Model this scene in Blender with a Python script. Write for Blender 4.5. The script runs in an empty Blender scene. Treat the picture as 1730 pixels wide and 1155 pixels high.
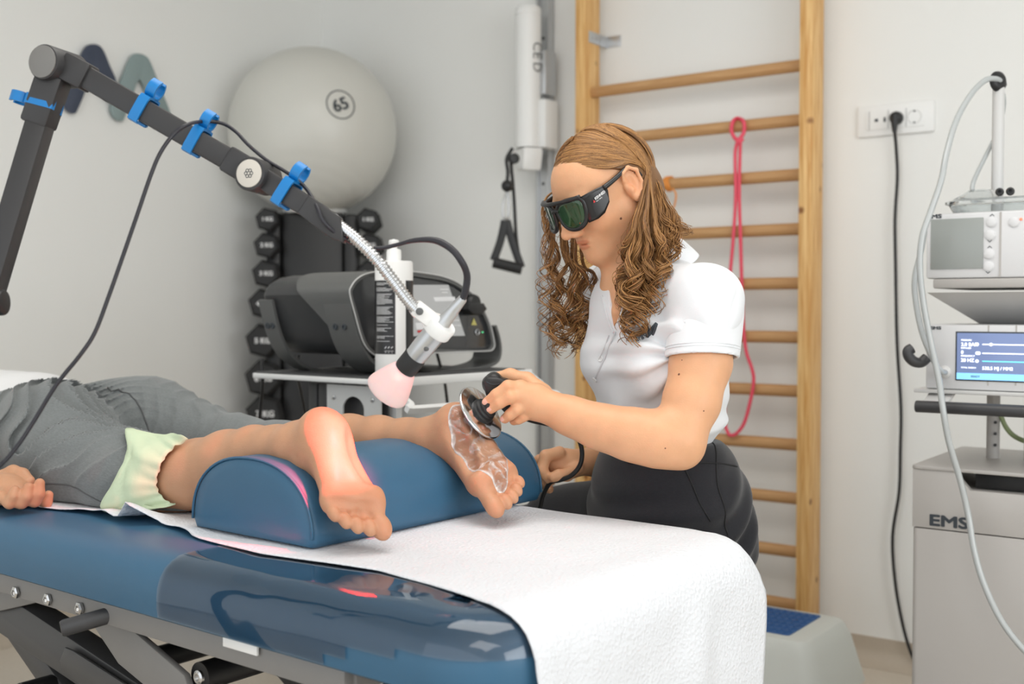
import bpy, bmesh, math, random
import numpy as np
from mathutils import Vector, Matrix, noise
from mathutils.bvhtree import BVHTree

random.seed(7)
RNG = np.random.default_rng(11)
SC = bpy.context.scene
COL = SC.collection
PI = math.pi

# ------------------------------------------------------------------ camera
HC = 1.11                              # lens height above the floor
FPX = 40.0 / 36.0 * 1730               # focal length in pixels
PITCH = math.atan(55.5 / FPX)
YAW = math.radians(35.8)
CY, SY = math.cos(YAW), math.sin(YAW)
cam_d = bpy.data.cameras.new('camera')
cam_d.lens = 40.0
cam_d.sensor_width = 36.0
cam_d.clip_start = 0.02
cam_d.dof.use_dof = True
cam_d.dof.focus_distance = 1.80
cam_d.dof.aperture_fstop = 4.0
cam = bpy.data.objects.new('camera', cam_d)
cam.location = (0, 0, HC)
cam.rotation_euler = (PI / 2 - PITCH, 0, YAW)
COL.objects.link(cam)
SC.camera = cam

# ------------------------------------------------------------------ world, lamps, exposure
W = bpy.data.worlds.new('world')
SC.world = W
W.use_nodes = True
W.node_tree.nodes['Background'].inputs[0].default_value = (0.93, 0.97, 1.0, 1)
W.node_tree.nodes['Background'].inputs[1].default_value = 1.5

def area(name, loc, target, sx, sy, power, col=(1, 1, 1), spread=PI):
    l = bpy.data.lights.new(name, 'AREA')
    l.shape = 'RECTANGLE'
    l.size, l.size_y, l.energy, l.color = sx, sy, power, col
    l.spread = spread
    o = bpy.data.objects.new(name, l)
    o.location = loc
    o.rotation_euler = (Vector(target) - Vector(loc)).to_track_quat('-Z', 'Y').to_euler()
    COL.objects.link(o)
    return o

area('window_daylight', (2.10, 0.9, 1.62), (-1.0, 1.3, 1.0), 2.2, 1.5, 34, (0.95, 0.98, 1.0))
area('ceiling_lamp_light', (-1.0, 1.3, 2.70), (-1.0, 1.3, 0), 1.6, 1.2, 22, (1.0, 0.97, 0.93))
area('ceiling_lamp_light.001', (0.6, -0.6, 2.70), (0.6, -0.6, 0), 1.4, 1.2, 14, (1.0, 0.97, 0.93))

VS = SC.view_settings
VS.view_transform = 'Standard'
VS.look = 'None'
VS.exposure = 0.0
VS.gamma = 1.0
VS.use_curve_mapping = False

# ------------------------------------------------------------------ geometry helpers
def at(px, py, d):
    """the place in the room at depth d (metres along the level view axis) behind photo pixel px, py"""
    x = (px - 865.0) / FPX
    y = -(py - 577.5) / FPX
    fz = math.cos(PITCH) + y * math.sin(PITCH)
    zz = -math.sin(PITCH) + y * math.cos(PITCH)
    s = d / fz
    u = x * s
    return Vector((u * CY - d * SY, u * SY + d * CY, HC + zz * s))

def on(px, py, axis, val):
    """the place on the plane x / y / z = val behind photo pixel px, py"""
    o = Vector((0, 0, HC))
    r = at(px, py, 1.0) - o
    i = 'xyz'.index(axis)
    return o + r * ((val - o[i]) / r[i])

def camdir(u, v, w):
    """unit vector from right, up, towards-viewer components"""
    p = Vector((u * CY + w * SY, u * SY - w * CY, v))
    return p.normalized()

def lin(c):
    c = c / 255.0
    return c / 12.92 if c <= 0.04045 else ((c + 0.055) / 1.055) ** 2.4

def rgb(r, g, b):
    return (lin(r), lin(g), lin(b), 1.0)

def spline(pts, n=8, closed=False):
    """Catmull-Rom through pts, n samples per span"""
    P = [Vector(p) for p in pts]
    out = []
    m = len(P)
    rng = range(m) if closed else range(m - 1)
    for i in rng:
        if closed:
            a, b, c, d = P[(i - 1) % m], P[i], P[(i + 1) % m], P[(i + 2) % m]
        else:
            b, c = P[i], P[i + 1]
            a = P[i - 1] if i else b * 2 - c
            d = P[i + 2] if i + 2 < m else c * 2 - b
        for k in range(n):
            t = k / n
            out.append(0.5 * ((2 * b) + (c - a) * t + (2 * a - 5 * b + 4 * c - d) * t * t + (3 * b - a - 3 * c + d) * t ** 3))
    if not closed:
        out.append(P[-1])
    return out

def frame(z, up=(0, 0, 1)):
    z = Vector(z).normalized()
    up = Vector(up)
    if abs(z.dot(up.normalized())) > 0.98:
        up = Vector((0, 1, 0))
    x = up.cross(z).normalized()
    y = z.cross(x)
    return x, y, z

def mat4(o, x, y, z):
    return Matrix(((x[0], y[0], z[0], o[0]), (x[1], y[1], z[1], o[1]), (x[2], y[2], z[2], o[2]), (0, 0, 0, 1)))

class G:
    """collects shapes for ONE mesh object, in room coordinates (or those of matrix M)"""
    def __init__(s, M=None):
        s.v, s.f, s.M = [], [], M
    def add(s, vs, fs, M=None):
        b = len(s.v)
        for p in vs:
            p = Vector(p)
            if M is not None: p = M @ p
            if s.M is not None: p = s.M @ p
            s.v.append(p)
        s.f += [tuple(b + i for i in f) for f in fs]
        return s
    def bm(s, b, M=None):
        b.verts.ensure_lookup_table()
        for i, v in enumerate(b.verts): v.index = i
        s.add([v.co.copy() for v in b.verts], [[v.index for v in f.verts] for f in b.faces], M)
        b.free()
        return s
    def box(s, c, size, bev=0.0, seg=2, M=None, taper=None):
        b = bmesh.new()
        bmesh.ops.create_cube(b, size=1.0)
        for v in b.verts:
            k = (taper if taper and v.co.z > 0 else 1.0)
            v.co = Vector((v.co.x * size[0] * k, v.co.y * size[1] * k, v.co.z * size[2]))
        if bev > 0:
            bmesh.ops.bevel(b, geom=list(b.edges), offset=min(bev, min(size) * 0.49), segments=seg, profile=0.5, affect='EDGES')
        for v in b.verts: v.co += Vector(c)
        return s.bm(b, M)
    def bar(s, a, b, w, h, bev=0.0, up=(0, 0, 1)):
        """a box from a to b, w across, h along up"""
        a, b = Vector(a), Vector(b)
        x, y, z = frame(b - a, up)
        return s.box((0, 0, 0), (w, h, (b - a).length), bev, 2, mat4((a + b) / 2, x, y, z))
    def tube(s, pts, r, n=10, cap=True, closed=False, flat=None, up=(0, 0, 1)):
        P = [Vector(p) for p in pts]
        m = len(P)
        R = r if hasattr(r, '__len__') else [r] * m
        vs, fs = [], []
        T0 = (P[1] - P[0]).normalized()
        x, y, z = frame(T0, up)
        for i in range(m):
            if closed: T = (P[(i + 1) % m] - P[i - 1]).normalized()
            elif i == 0: T = T0
            elif i == m - 1: T = (P[-1] - P[-2]).normalized()
            else: T = (P[i + 1] - P[i - 1]).normalized()
            x = (x - T * x.dot(T))
            x = x.normalized() if x.length > 1e-6 else frame(T)[0]
            y = T.cross(x)
            for k in range(n):
                a = 2 * PI * k / n
                vs.append(P[i] + x * (math.cos(a) * R[i]) + y * (math.sin(a) * R[i] * (flat or 1.0)))
        for i in range(m if closed else m - 1):
            j = (i + 1) % m
            for k in range(n):
                l = (k + 1) % n
                fs.append((i * n + k, i * n + l, j * n + l, j * n + k))
        if cap and not closed:
            fs.append(tuple(reversed(range(n))))
            fs.append(tuple((m - 1) * n + k for k in range(n)))
        return s.add(vs, fs)
    def lathe(s, prof, o, axis, n=24, up=(0, 0, 1)):
        """profile of (radius, height) spun about axis through o"""
        x, y, z = frame(axis, up)
        o = Vector(o)
        vs, fs, rows = [], [], []
        for r, h in prof:
            if r < 1e-6:
                vs.append(o + z * h); rows.append([len(vs) - 1])
            else:
                b = len(vs)
                for k in range(n):
                    a = 2 * PI * k / n
                    vs.append(o + z * h + x * (math.cos(a) * r) + y * (math.sin(a) * r))
                rows.append(list(range(b, b + n)))
        for A, B in zip(rows, rows[1:]):
            for k in range(n):
                l = (k + 1) % n
                if len(A) == 1 and len(B) == 1: continue
                if len(A) == 1: fs.append((A[0], B[l], B[k]))
                elif len(B) == 1: fs.append((A[k], A[l], B[0]))
                else: fs.append((A[k], A[l], B[l], B[k]))
        if len(rows[0]) > 1: fs.append(tuple(reversed(rows[0])))
        if len(rows[-1]) > 1: fs.append(tuple(rows[-1]))
        return s.add(vs, fs)
    def cyl(s, a, b, r, n=20, bev=0.0):
        a, b = Vector(a), Vector(b)
        L = (b - a).length
        pr = [(r, 0), (r, L)] if bev <= 0 else [(r - bev, 0), (r - bev * .3, bev * .3), (r, bev), (r, L - bev), (r - bev * .3, L - bev * .3), (r - bev, L)]
        return s.lathe(pr, a, b - a, n)
    def ball(s, c, r, n=16, M=None):
        b = bmesh.new()
        bmesh.ops.create_uvsphere(b, u_segments=n, v_segments=max(6, n // 2), radius=1.0)
        rr = r if hasattr(r, '__len__') else (r, r, r)
        for v in b.verts: v.co = Vector((v.co.x * rr[0], v.co.y * rr[1], v.co.z * rr[2])) + Vector(c)
        return s.bm(b, M)
    def prism(s, poly, o, x, y, z, h0, h1, bev=0.0, seg=2):
        """2-D outline poly in the axes x, y at o, given thickness h0..h1 along z"""
        b = bmesh.new()
        vs = [b.verts.new((p[0], p[1], h0)) for p in poly]
        f = b.faces.new(vs)
        r = bmesh.ops.extrude_face_region(b, geom=[f])
        for e in r['geom']:
            if isinstance(e, bmesh.types.BMVert): e.co.z = h1
        bmesh.ops.recalc_face_normals(b, faces=b.faces)
        if bev > 0:
            ed = [e for e in b.edges if abs(e.verts[0].co.z - e.verts[1].co.z) < 1e-7]
            bmesh.ops.bevel(b, geom=ed, offset=bev, segments=seg, profile=0.5, affect='EDGES')
        return s.bm(b, mat4(o, Vector(x), Vector(y), Vector(z)))
    def build(s, name, mat, parent=None, smooth=40, fix=True):
        me = bpy.data.meshes.new(name)
        me.from_pydata([tuple(v) for v in s.v], [], s.f)
        if fix:
            b = bmesh.new(); b.from_mesh(me)
            bmesh.ops.recalc_face_normals(b, faces=b.faces)
            b.to_mesh(me); b.free()
        return link(name, me, mat, parent, smooth)

def link(name, me, mat, parent=None, smooth=40):
    me.materials.append(mat)
    if smooth:
        me.polygons.foreach_set('use_smooth', [True] * len(me.polygons))
        if smooth < 180: me.set_sharp_from_angle(angle=math.radians(smooth))
    me.update()
    o = bpy.data.objects.new(name, me)
    COL.objects.link(o)
    if parent is not None:
        o.parent = parent
        o.matrix_parent_inverse = Matrix.Translation(-Vector(parent.location))
    return o

def thing(name, label, cat, loc=(0, 0, 0), group=None):
    o = bpy.data.objects.new(name, None)
    o.empty_display_size = 0.05
    o.location = loc
    COL.objects.link(o)
    return tag(o, label, cat, group)

def tag(o, label, cat, group=None, kind=None):
    o['label'] = label
    o['category'] = cat
    if group: o['group'] = group
    if kind: o['kind'] = kind
    return o

def struct(o, label, cat=None):
    o['kind'] = 'structure'
    o['label'] = label
    o['category'] = cat or 'wall'
    return o

def rrect(w, h, r, n=5):
    """rounded rectangle outline centred on 0"""
    out = []
    for cx, cy, a0 in ((w / 2 - r, h / 2 - r, 0), (-w / 2 + r, h / 2 - r, PI / 2), (-w / 2 + r, -h / 2 + r, PI), (w / 2 - r, -h / 2 + r, 1.5 * PI)):
        for k in range(n + 1):
            a = a0 + PI / 2 * k / n
            out.append((cx + r * math.cos(a), cy + r * math.sin(a)))
    return out

def lettering(name, text, size, o, x, y, mat, parent, thick=0.0006, bold=0.0, align='LEFT', shear=0.0, stretch=1.0, fat=0.0):
    """raised print: text in the plane x, y at o"""
    c = bpy.data.curves.new(name, 'FONT')
    c.body = text; c.size = size; c.extrude = thick; c.offset = bold; c.align_x = align; c.shear = shear
    c.resolution_u = 3
    t = bpy.data.objects.new(name, c)
    COL.objects.link(t)
    me = bpy.data.meshes.new_from_object(t.evaluated_get(bpy.context.evaluated_depsgraph_get()))
    bpy.data.objects.remove(t)
    if fat:                                            # heavier strokes: the letters repeated a hair apart
        b = bmesh.new()
        for k in range(8):
            m2 = me.copy(); a = 2 * PI * k / 8
            m2.transform(Matrix.Translation((fat * math.cos(a) / stretch, fat * math.sin(a) * .7, 0.00002 * k)))
            b.from_mesh(m2); bpy.data.meshes.remove(m2)
        b.to_mesh(me); b.free()
    x, y = Vector(x).normalized(), Vector(y).normalized()
    M = mat4(o, x * stretch, y, x.cross(y))
    me.transform(M)
    me.materials.clear()
    me.name = name
    return link(name, me, mat, parent, 0)

# ------------------------------------------------------------------ soft bodies: blended distance fields turned into one surface
class SDF:
    def __init__(s):
        s.ops = []; s.lo = np.full(3, 1e9); s.hi = np.full(3, -1e9)
    def grow(s, p, r):
        p = np.array(p, float); s.lo = np.minimum(s.lo, p - r); s.hi = np.maximum(s.hi, p + r)
    def cap(s, a, b, ra, rb, k=0.012, mode='+'):
        a = np.array(a, np.float32); b = np.array(b, np.float32)
        if mode == '+': s.grow(a, ra); s.grow(b, rb)
        ab = b - a; L = float(ab @ ab) + 1e-12
        def fn(P):
            q = P - a
            t = np.clip((q @ ab) / L, 0, 1)
            return np.linalg.norm(q - t[:, None] * ab, axis=1) - (ra + (rb - ra) * t)
        s.ops.append((fn, k, mode, (a + b) / 2, math.sqrt(L) / 2 + max(ra, rb)))
        return s
    def path(s, pts, rs, k=0.012):
        for i in range(len(pts) - 1):
            s.cap(pts[i], pts[i + 1], rs[i], rs[i + 1], k)
        return s
    def ell(s, c, r, ax=None, k=0.012, mode='+'):
        c = np.array(c, np.float32); r = np.array(r, np.float32)
        A = np.array([list(v) for v in ax], np.float32) if ax is not None else np.eye(3, dtype=np.float32)
        if mode == '+': s.grow(c, float(max(r)))
        def fn(P):
            q = (P - c) @ A.T
            k0 = np.linalg.norm(q / r, axis=1)
            k1 = np.linalg.norm(q / (r * r), axis=1) + 1e-9
            return np.where(k0 < 1e-4, -float(min(r)), k0 * (k0 - 1) / k1)
        s.ops.append((fn, k, mode, c, float(max(r))))
        return s
    def fun(s, fn, k=0.0, mode='&'):
        s.ops.append((fn, k, mode, None, 0)); return s
    def ev(s, P, near=None):
        d = np.full(len(P), 1e3, np.float32)
        for fn, k, mode, c, R in s.ops:
            if near is not None and c is not None and mode != '&':
                if np.linalg.norm(c - near[0]) - R > near[1] + k * 1.5 + 0.012:
                    continue
            e = fn(P).astype(np.float32)
            if mode == '+':
                if k > 0:
                    h = np.clip(0.5 + 0.5 * (d - e) / k, 0, 1)
                    d = d + (e - d) * h - k * h * (1 - h)
                    d = np.minimum(d, 1e3)
                else: d = np.minimum(d, e)
            elif mode == '-':
                if k > 0:
                    h = np.clip(0.5 - 0.5 * (d + e) / k, 0, 1)
                    d = d + (-e - d) * h + k * h * (1 - h)
                else: d = np.maximum(d, -e)
            elif mode == '&':
                if k > 0:
                    h = np.clip(0.5 - 0.5 * (d - e) / k, 0, 1)
                    d = d + (e - d) * h + k * h * (1 - h)
                else: d = np.maximum(d, e)
            elif mode == 'd':
                d = d + e                                  # displacement
        return d
    def mesh(s, res, pad=0.02, lo=None, hi=None):
        lo = (s.lo - pad) if lo is None else np.array(lo, float)
        hi = (s.hi + pad) if hi is None else np.array(hi, float)
        B = 12
        n = np.maximum(((hi - lo) / res).astype(int) // B + 1, 1)
        N = n * B
        V = np.full(tuple(N), 1.0, np.float32)
        ii = np.arange(B)
        g = np.stack(np.meshgrid(ii, ii, ii, indexing='ij'), -1).reshape(-1, 3)
        R = res * B * 0.87
        cs = np.stack(np.meshgrid(*[np.arange(k) for k in n], indexing='ij'), -1).reshape(-1, 3)
        ctr = (lo + (cs * B + (B - 1) / 2) * res).astype(np.float32)
        dc = s.ev(ctr)
        for c, p, d in zip(cs, ctr, dc):
            sl = tuple(slice(c[i] * B, c[i] * B + B) for i in range(3))
            if abs(d) > R * 1.25 + 0.012:
                V[sl] = d
            else:
                P = (lo + (c * B + g) * res).astype(np.float32)
                V[sl] = s.ev(P, (p, R)).reshape(B, B, B)
        return nets(V, lo, res)

def nets(V, lo, res):
    """surface nets: quads round the zero level of the grid V"""
    S = V < 0
    nx, ny, nz = V.shape
    c = [S[i:nx - 1 + i, j:ny - 1 + j, k:nz - 1 + k] for i in (0, 1) for j in (0, 1) for k in (0, 1)]
    al = c[0].copy(); an = c[0].copy()
    for q in c[1:]: al &= q; an |= q
    act = an & ~al
    idx = np.argwhere(act)
    acc = np.zeros((len(idx), 3)); cnt = np.zeros(len(idx))
    corners = [(i, j, k) for i in (0, 1) for j in (0, 1) for k in (0, 1)]
    val = {q: V[idx[:, 0] + q[0], idx[:, 1] + q[1], idx[:, 2] + q[2]] for q in corners}
    for q in corners:
        for a in range(3):
            if q[a] == 0:
                w = list(q); w[a] = 1; w = tuple(w)
                m = (val[q] < 0) != (val[w] < 0)
                t = val[q] / np.where(m, val[q] - val[w], 1)
                p = np.array(q, float)[None, :].repeat(len(idx), 0)
                p[:, a] += t
                acc[m] += p[m]; cnt[m] += 1
    verts = lo + (idx + acc / np.maximum(cnt, 1)[:, None]) * res
    ID = np.full(act.shape, -1, np.int64)
    ID[idx[:, 0], idx[:, 1], idx[:, 2]] = np.arange(len(idx))
    faces = []
    for a in range(3):
        b, d = (a + 1) % 3, (a + 2) % 3
        s0 = [slice(1, k - 1) for k in (nx, ny, nz)]
        s1 = list(s0)
        s0[a] = slice(0, V.shape[a] - 1); s1[a] = slice(1, V.shape[a])
        A, Bq = S[tuple(s0)], S[tuple(s1)]
        e = np.argwhere(A != Bq)
        fl = A[e[:, 0], e[:, 1], e[:, 2]]
        off = np.array([1, 1, 1]); off[a] = 0
        e = e + off
        def cell(db, dd):
            q = e.copy(); q[:, b] -= db; q[:, d] -= dd
            q = np.clip(q, 0, np.array(act.shape) - 1)
            return ID[q[:, 0], q[:, 1], q[:, 2]]
        F = np.stack([cell(1, 1), cell(0, 1), cell(0, 0), cell(1, 0)], 1)
        F[~fl] = F[~fl][:, ::-1]
        faces.append(F[(F >= 0).all(1)])
    return verts, np.concatenate(faces)

def soft(name, sdf, res, mat, parent=None, **kw):
    v, f = sdf.mesh(res, **kw)
    me = bpy.data.meshes.new(name)
    me.vertices.add(len(v)); me.vertices.foreach_set('co', v.astype(np.float32).ravel())
    me.loops.add(f.size); me.loops.foreach_set('vertex_index', f.astype(np.int32).ravel())
    me.polygons.add(len(f)); me.polygons.foreach_set('loop_start', np.arange(0, f.size, 4, dtype=np.int32))
    me.update(calc_edges=True)
    o = link(name, me, mat, parent, 180)
    return o

def paint(o, fn, attr='tint'):
    """per-vertex colour of the thing itself: fn(points) -> rgb array"""
    me = o.data
    n = len(me.vertices)
    P = np.empty(n * 3, np.float32); me.vertices.foreach_get('co', P)
    c = np.ones((n, 4), np.float32); c[:, :3] = fn(P.reshape(-1, 3))
    a = me.color_attributes.new(attr, 'FLOAT_COLOR', 'POINT')
    a.data.foreach_set('color', c.ravel())

# ------------------------------------------------------------------ materials
MATS = {}
def mat(name, col, rough=0.5, metal=0.0, var=0.0, scale=30.0, bump=0.0, bscale=200.0, sss=0.0, spec=0.5, coat=0.0, trans=0.0, emit=None, estr=0.0, stretch=None, attr=None, sheen=0.0, detail=4.0, ior=None, bdist=0.01):
    m = bpy.data.materials.new(name)
    m.use_nodes = True
    nt = m.node_tree; N = nt.nodes; L = nt.links
    b = N['Principled BSDF']
    b.inputs['Base Color'].default_value = col
    b.inputs['Roughness'].default_value = rough
    b.inputs['Metallic'].default_value = metal
    b.inputs['Specular IOR Level'].default_value = spec
    b.inputs['Coat Weight'].default_value = coat
    b.inputs['Transmission Weight'].default_value = trans
    b.inputs['Sheen Weight'].default_value = sheen
    if ior: b.inputs['IOR'].default_value = ior
    if sss:
        b.inputs['Subsurface Weight'].default_value = sss
        b.inputs['Subsurface Radius'].default_value = (1.0, 0.35, 0.2)
        b.inputs['Subsurface Scale'].default_value = 0.008
    if emit:
        b.inputs['Emission Color'].default_value = emit
        b.inputs['Emission Strength'].default_value = estr
    tc = N.new('ShaderNodeTexCoord')
    mp = N.new('ShaderNodeMapping')
    L.new(tc.outputs['Object'], mp.inputs[0])
    if stretch: mp.inputs['Scale'].default_value = stretch
    src = None
    if var or attr:
        nz = N.new('ShaderNodeTexNoise'); nz.inputs['Scale'].default_value = scale; nz.inputs['Detail'].default_value = detail
        L.new(mp.outputs[0], nz.inputs[0])
        mx = N.new('ShaderNodeMix'); mx.data_type = 'RGBA'
        L.new(nz.outputs[0], mx.inputs['Factor'])
        mx.inputs[6].default_value = tuple(c * (1 - var) for c in col[:3]) + (1,)
        mx.inputs[7].default_value = tuple(min(1, c * (1 + var)) for c in col[:3]) + (1,)
        src = mx.outputs[2]
        if attr:
            at_ = N.new('ShaderNodeAttribute'); at_.attribute_name = attr
            m2 = N.new('ShaderNodeMix'); m2.data_type = 'RGBA'; m2.blend_type = 'MULTIPLY'; m2.inputs['Factor'].default_value = 1
            L.new(src, m2.inputs[6]); L.new(at_.outputs[0], m2.inputs[7])
            src = m2.outputs[2]
        L.new(src, b.inputs['Base Color'])
    if bump:
        n2 = N.new('ShaderNodeTexNoise'); n2.inputs['Scale'].default_value = bscale; n2.inputs['Detail'].default_value = 3
        L.new(mp.outputs[0], n2.inputs[0])
        bp = N.new('ShaderNodeBump'); bp.inputs['Strength'].default_value = bump; bp.inputs['Distance'].default_value = bdist
        L.new(n2.outputs[0], bp.inputs['Height']); L.new(bp.outputs[0], b.inputs['Normal'])
    MATS[name] = m
    return m

def ramp_wood(name, c1, c2, axis_scale, knots=True):
    m = mat(name, c1, 0.45, spec=0.4)
    nt = m.node_tree; N = nt.nodes; L = nt.links; b = N['Principled BSDF']
    tc = N.new('ShaderNodeTexCoord'); mp = N.new('ShaderNodeMapping'); mp.inputs['Scale'].default_value = axis_scale
    L.new(tc.outputs['Object'], mp.inputs[0])
    n1 = N.new('ShaderNodeTexNoise'); n1.inputs['Scale'].default_value = 9; n1.inputs['Detail'].default_value = 5; n1.inputs['Distortion'].default_value = 0.6
    L.new(mp.outputs[0], n1.inputs[0])
    r = N.new('ShaderNodeValToRGB'); r.color_ramp.elements[0].position = 0.36; r.color_ramp.elements[1].position = 0.66
    r.color_ramp.elements[0].color = c2; r.color_ramp.elements[1].color = c1
    L.new(n1.outputs[0], r.inputs[0])
    out = r.outputs[0]
    if knots:
        mp2 = N.new('ShaderNodeMapping'); mp2.inputs['Scale'].default_value = tuple(0.6 + 0.4 * (a > 0.5) for a in axis_scale)
        L.new(tc.outputs['Object'], mp2.inputs[0])
        vo = N.new('ShaderNodeTexVoronoi'); vo.inputs['Scale'].default_value = 9
        L.new(mp2.outputs[0], vo.inputs[0])
        r2 = N.new('ShaderNodeValToRGB'); r2.color_ramp.elements[0].position = 0.05; r2.color_ramp.elements[1].position = 0.13
        r2.color_ramp.elements[0].color = (0.26, 0.10, 0.025, 1); r2.color_ramp.elements[1].color = (1, 1, 1, 1)
        L.new(vo.outputs['Distance'], r2.inputs[0])
        mx = N.new('ShaderNodeMix'); mx.data_type = 'RGBA'; mx.blend_type = 'MULTIPLY'; mx.inputs['Factor'].default_value = 0.85
        L.new(out, mx.inputs[6]); L.new(r2.outputs[0], mx.inputs[7]); out = mx.outputs[2]
    L.new(out, b.inputs['Base Color'])
    return m

M_wall = mat('wall_paint', rgb(240, 240, 237), 0.7, var=0.012, scale=3, bump=0.04, bscale=350, spec=0.3)
M_ceil = mat('ceiling_paint', rgb(238, 238, 236), 0.8)
M_floor = mat('floor_vinyl', rgb(206, 196, 182), 0.4, var=0.06, scale=60, spec=0.4)
M_base = mat('cove_vinyl', rgb(188, 176, 160), 0.5, var=0.05, scale=90)
M_pine = ramp_wood('pine', rgb(238, 198, 136), rgb(208, 154, 88), (9, 9, 0.55))
M_beech = ramp_wood('beech', rgb(203, 160, 112), rgb(184, 138, 90), (0.6, 9, 9), knots=False)
M_black = mat('black_plastic', rgb(30, 30, 31), 0.42, bump=0.05, bscale=900)
M_rubber = mat('black_rubber', rgb(33, 33, 34), 0.6)
M_dark = mat('charcoal_metal', rgb(62, 62, 64), 0.42, var=0.04)
M_grey = mat('grey_plastic', rgb(92, 93, 93), 0.5, bump=0.06, bscale=1200)
M_white = mat('white_plastic', rgb(238, 238, 236), 0.35)
M_whitem = mat('white_powder_metal', rgb(232, 233, 232), 0.4)
M_alu = mat('aluminium', rgb(196, 198, 200), 0.36, 0.85)
M_steel = mat('steel', rgb(200, 200, 200), 0.2, 1.0)
M_chrome = mat('chrome', rgb(215, 216, 218), 0.12, 1.0)
M_blue = mat('blue_clip_plastic', rgb(10, 120, 190), 0.38)
M_vinyl = mat('blue_vinyl', rgb(54, 98, 128), 0.40, var=0.04, scale=12, bump=0.05, bscale=700, spec=0.45)
M_print = mat('dark_print', rgb(52, 58, 64), 0.5)
M_printw = mat('white_print', rgb(226, 226, 226), 0.5)
M_red = mat('red_print', rgb(205, 40, 40), 0.5)
# ================================================================== the room
XL, YB, ZC = -3.555, 3.53, 2.80        # left wall, back wall, ceiling
XR, YF = 2.25, -2.2
def onp(px, py, P, n):
    o = Vector((0, 0, HC)); r = at(px, py, 1.0) - o
    P, n = Vector(P), Vector(n)
    return o + r * ((P - o).dot(n) / r.dot(n))

g = G(); g.box(((XL + XR) / 2, (YF + YB) / 2, -0.03), (XR - XL + 0.3, YB - YF + 0.3, 0.06))
struct(g.build('floor', M_floor), 'speckled beige vinyl floor of the treatment room', 'floor')
g = G(); g.box(((XL + XR) / 2, YB + 0.06, ZC / 2), (XR - XL + 0.3, 0.12, ZC))
struct(g.build('wall_back', M_wall), 'plain off-white wall behind the wooden wall bars')
g = G(); g.box((XL - 0.06, (YF + YB) / 2, ZC / 2), (0.12, YB - YF + 0.02, ZC))
struct(g.build('wall_left', M_wall), 'plain off-white wall carrying the wavy logo')
g = G(); g.box(((XL + XR) / 2, (YF + YB) / 2, ZC + 0.05), (XR - XL + 0.3, YB - YF + 0.3, 0.1))
struct(g.build('ceiling', M_ceil), 'white ceiling above the treatment room', 'ceiling')
WY0, WY1, WZ0, WZ1 = -0.3, 2.1, 0.85, 2.40
g = G()
for y0, y1, z0, z1 in ((YF, WY0, 0, ZC), (WY1, YB, 0, ZC), (WY0, WY1, 0, WZ0), (WY0, WY1, WZ1, ZC)):
    g.box((XR + 0.06, (y0 + y1) / 2, (z0 + z1) / 2), (0.12, y1 - y0, z1 - z0))
struct(g.build('wall_right', M_wall), 'off-white wall with the room window')
win = bpy.data.objects.new('window_1', None); win.location = (XR + 0.06, 0.9, WZ0); COL.objects.link(win)
struct(win, 'white framed window letting daylight into the room', 'window')
for y0, y1, z0, z1 in ((WY0, WY0 + .06, WZ0, WZ1), (WY1 - .06, WY1, WZ0, WZ1), (WY0 + .06, WY1 - .06, WZ0, WZ0 + .06), (WY0 + .06, WY1 - .06, WZ1 - .06, WZ1), (0.87, 0.93, WZ0 + .06, WZ1 - .06)):
    G().box((XR + 0.06, (y0 + y1) / 2, (z0 + z1) / 2), (0.06, y1 - y0, z1 - z0), 0.004).build('window_frame', M_white, win)
# coved skirting, the floor vinyl turned up against the walls
prof = [(0.0, 0.085), (0.004, 0.085), (0.005, 0.05), (0.012, 0.028), (0.03, 0.01), (0.05, 0.0015), (0.05, 0.0), (0.0, 0.0)]
g = G(); g.prism([(-a, b) for a, b in prof], (0, YB, 0), (0, 1, 0), (0, 0, 1), (1, 0, 0), XL, XR)
struct(g.build('baseboard_back', M_base), 'beige coved skirting along the back wall', 'baseboard')
g = G(); g.prism([(a, b) for a, b in prof], (XL, 0, 0), (1, 0, 0), (0, 0, 1), (0, 1, 0), YF, YB - 0.05)
struct(g.build('baseboard_left', M_base), 'beige coved skirting along the left wall', 'baseboard')

# ------------------------------------------------------------------ wavy logo on the left wall: two bent pieces
M_navy = mat('navy_lacquer', rgb(62, 70, 88), 0.35)
M_teal = mat('teal_lacquer', rgb(138, 155, 155), 0.35)
logo = thing('wall_logo', 'wavy wall logo of a navy and a grey-green bent piece', 'wall logo', on(150, 190, 'x', XL))
def logo_piece(pts, m, lab):
    q = [on(px, py, 'x', XL) for px, py in pts]
    q = spline([(p.y, p.z, 0) for p in q], 4, closed=True)
    g = G(); g.prism([(p.x, p.y) for p in q], (XL, 0, 0), (0, 1, 0), (0, 0, 1), (1, 0, 0), 0.012, 0.028, 0.002)
    o = g.build('logo_piece', m, logo); o['label'] = lab
    G().cyl((XL, q[0].x, q[0].y - .05), (XL + .013, q[0].x, q[0].y - .05), .008).build('standoff', M_grey, logo)
logo_piece([(150, 76), (161, 79), (169, 90), (178, 112), (189, 140), (181, 166), (176, 172), (168, 158), (156, 128), (150, 118), (146, 128), (136, 158), (124, 186), (119, 193), (110, 190), (104, 182), (100, 172), (108, 150), (122, 118), (132, 92), (140, 79)], M_navy, 'dark navy piece')
logo_piece([(228, 92), (239, 96), (247, 107), (258, 135), (270, 165), (281, 195), (279, 215), (274, 220), (265, 214), (258, 204), (246, 172), (236, 146), (228, 136), (222, 148), (213, 174), (203, 200), (199, 206), (188, 201), (181, 188), (182, 176), (190, 156), (202, 126), (212, 102), (219, 93)], M_teal, 'pale grey-green piece')

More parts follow.
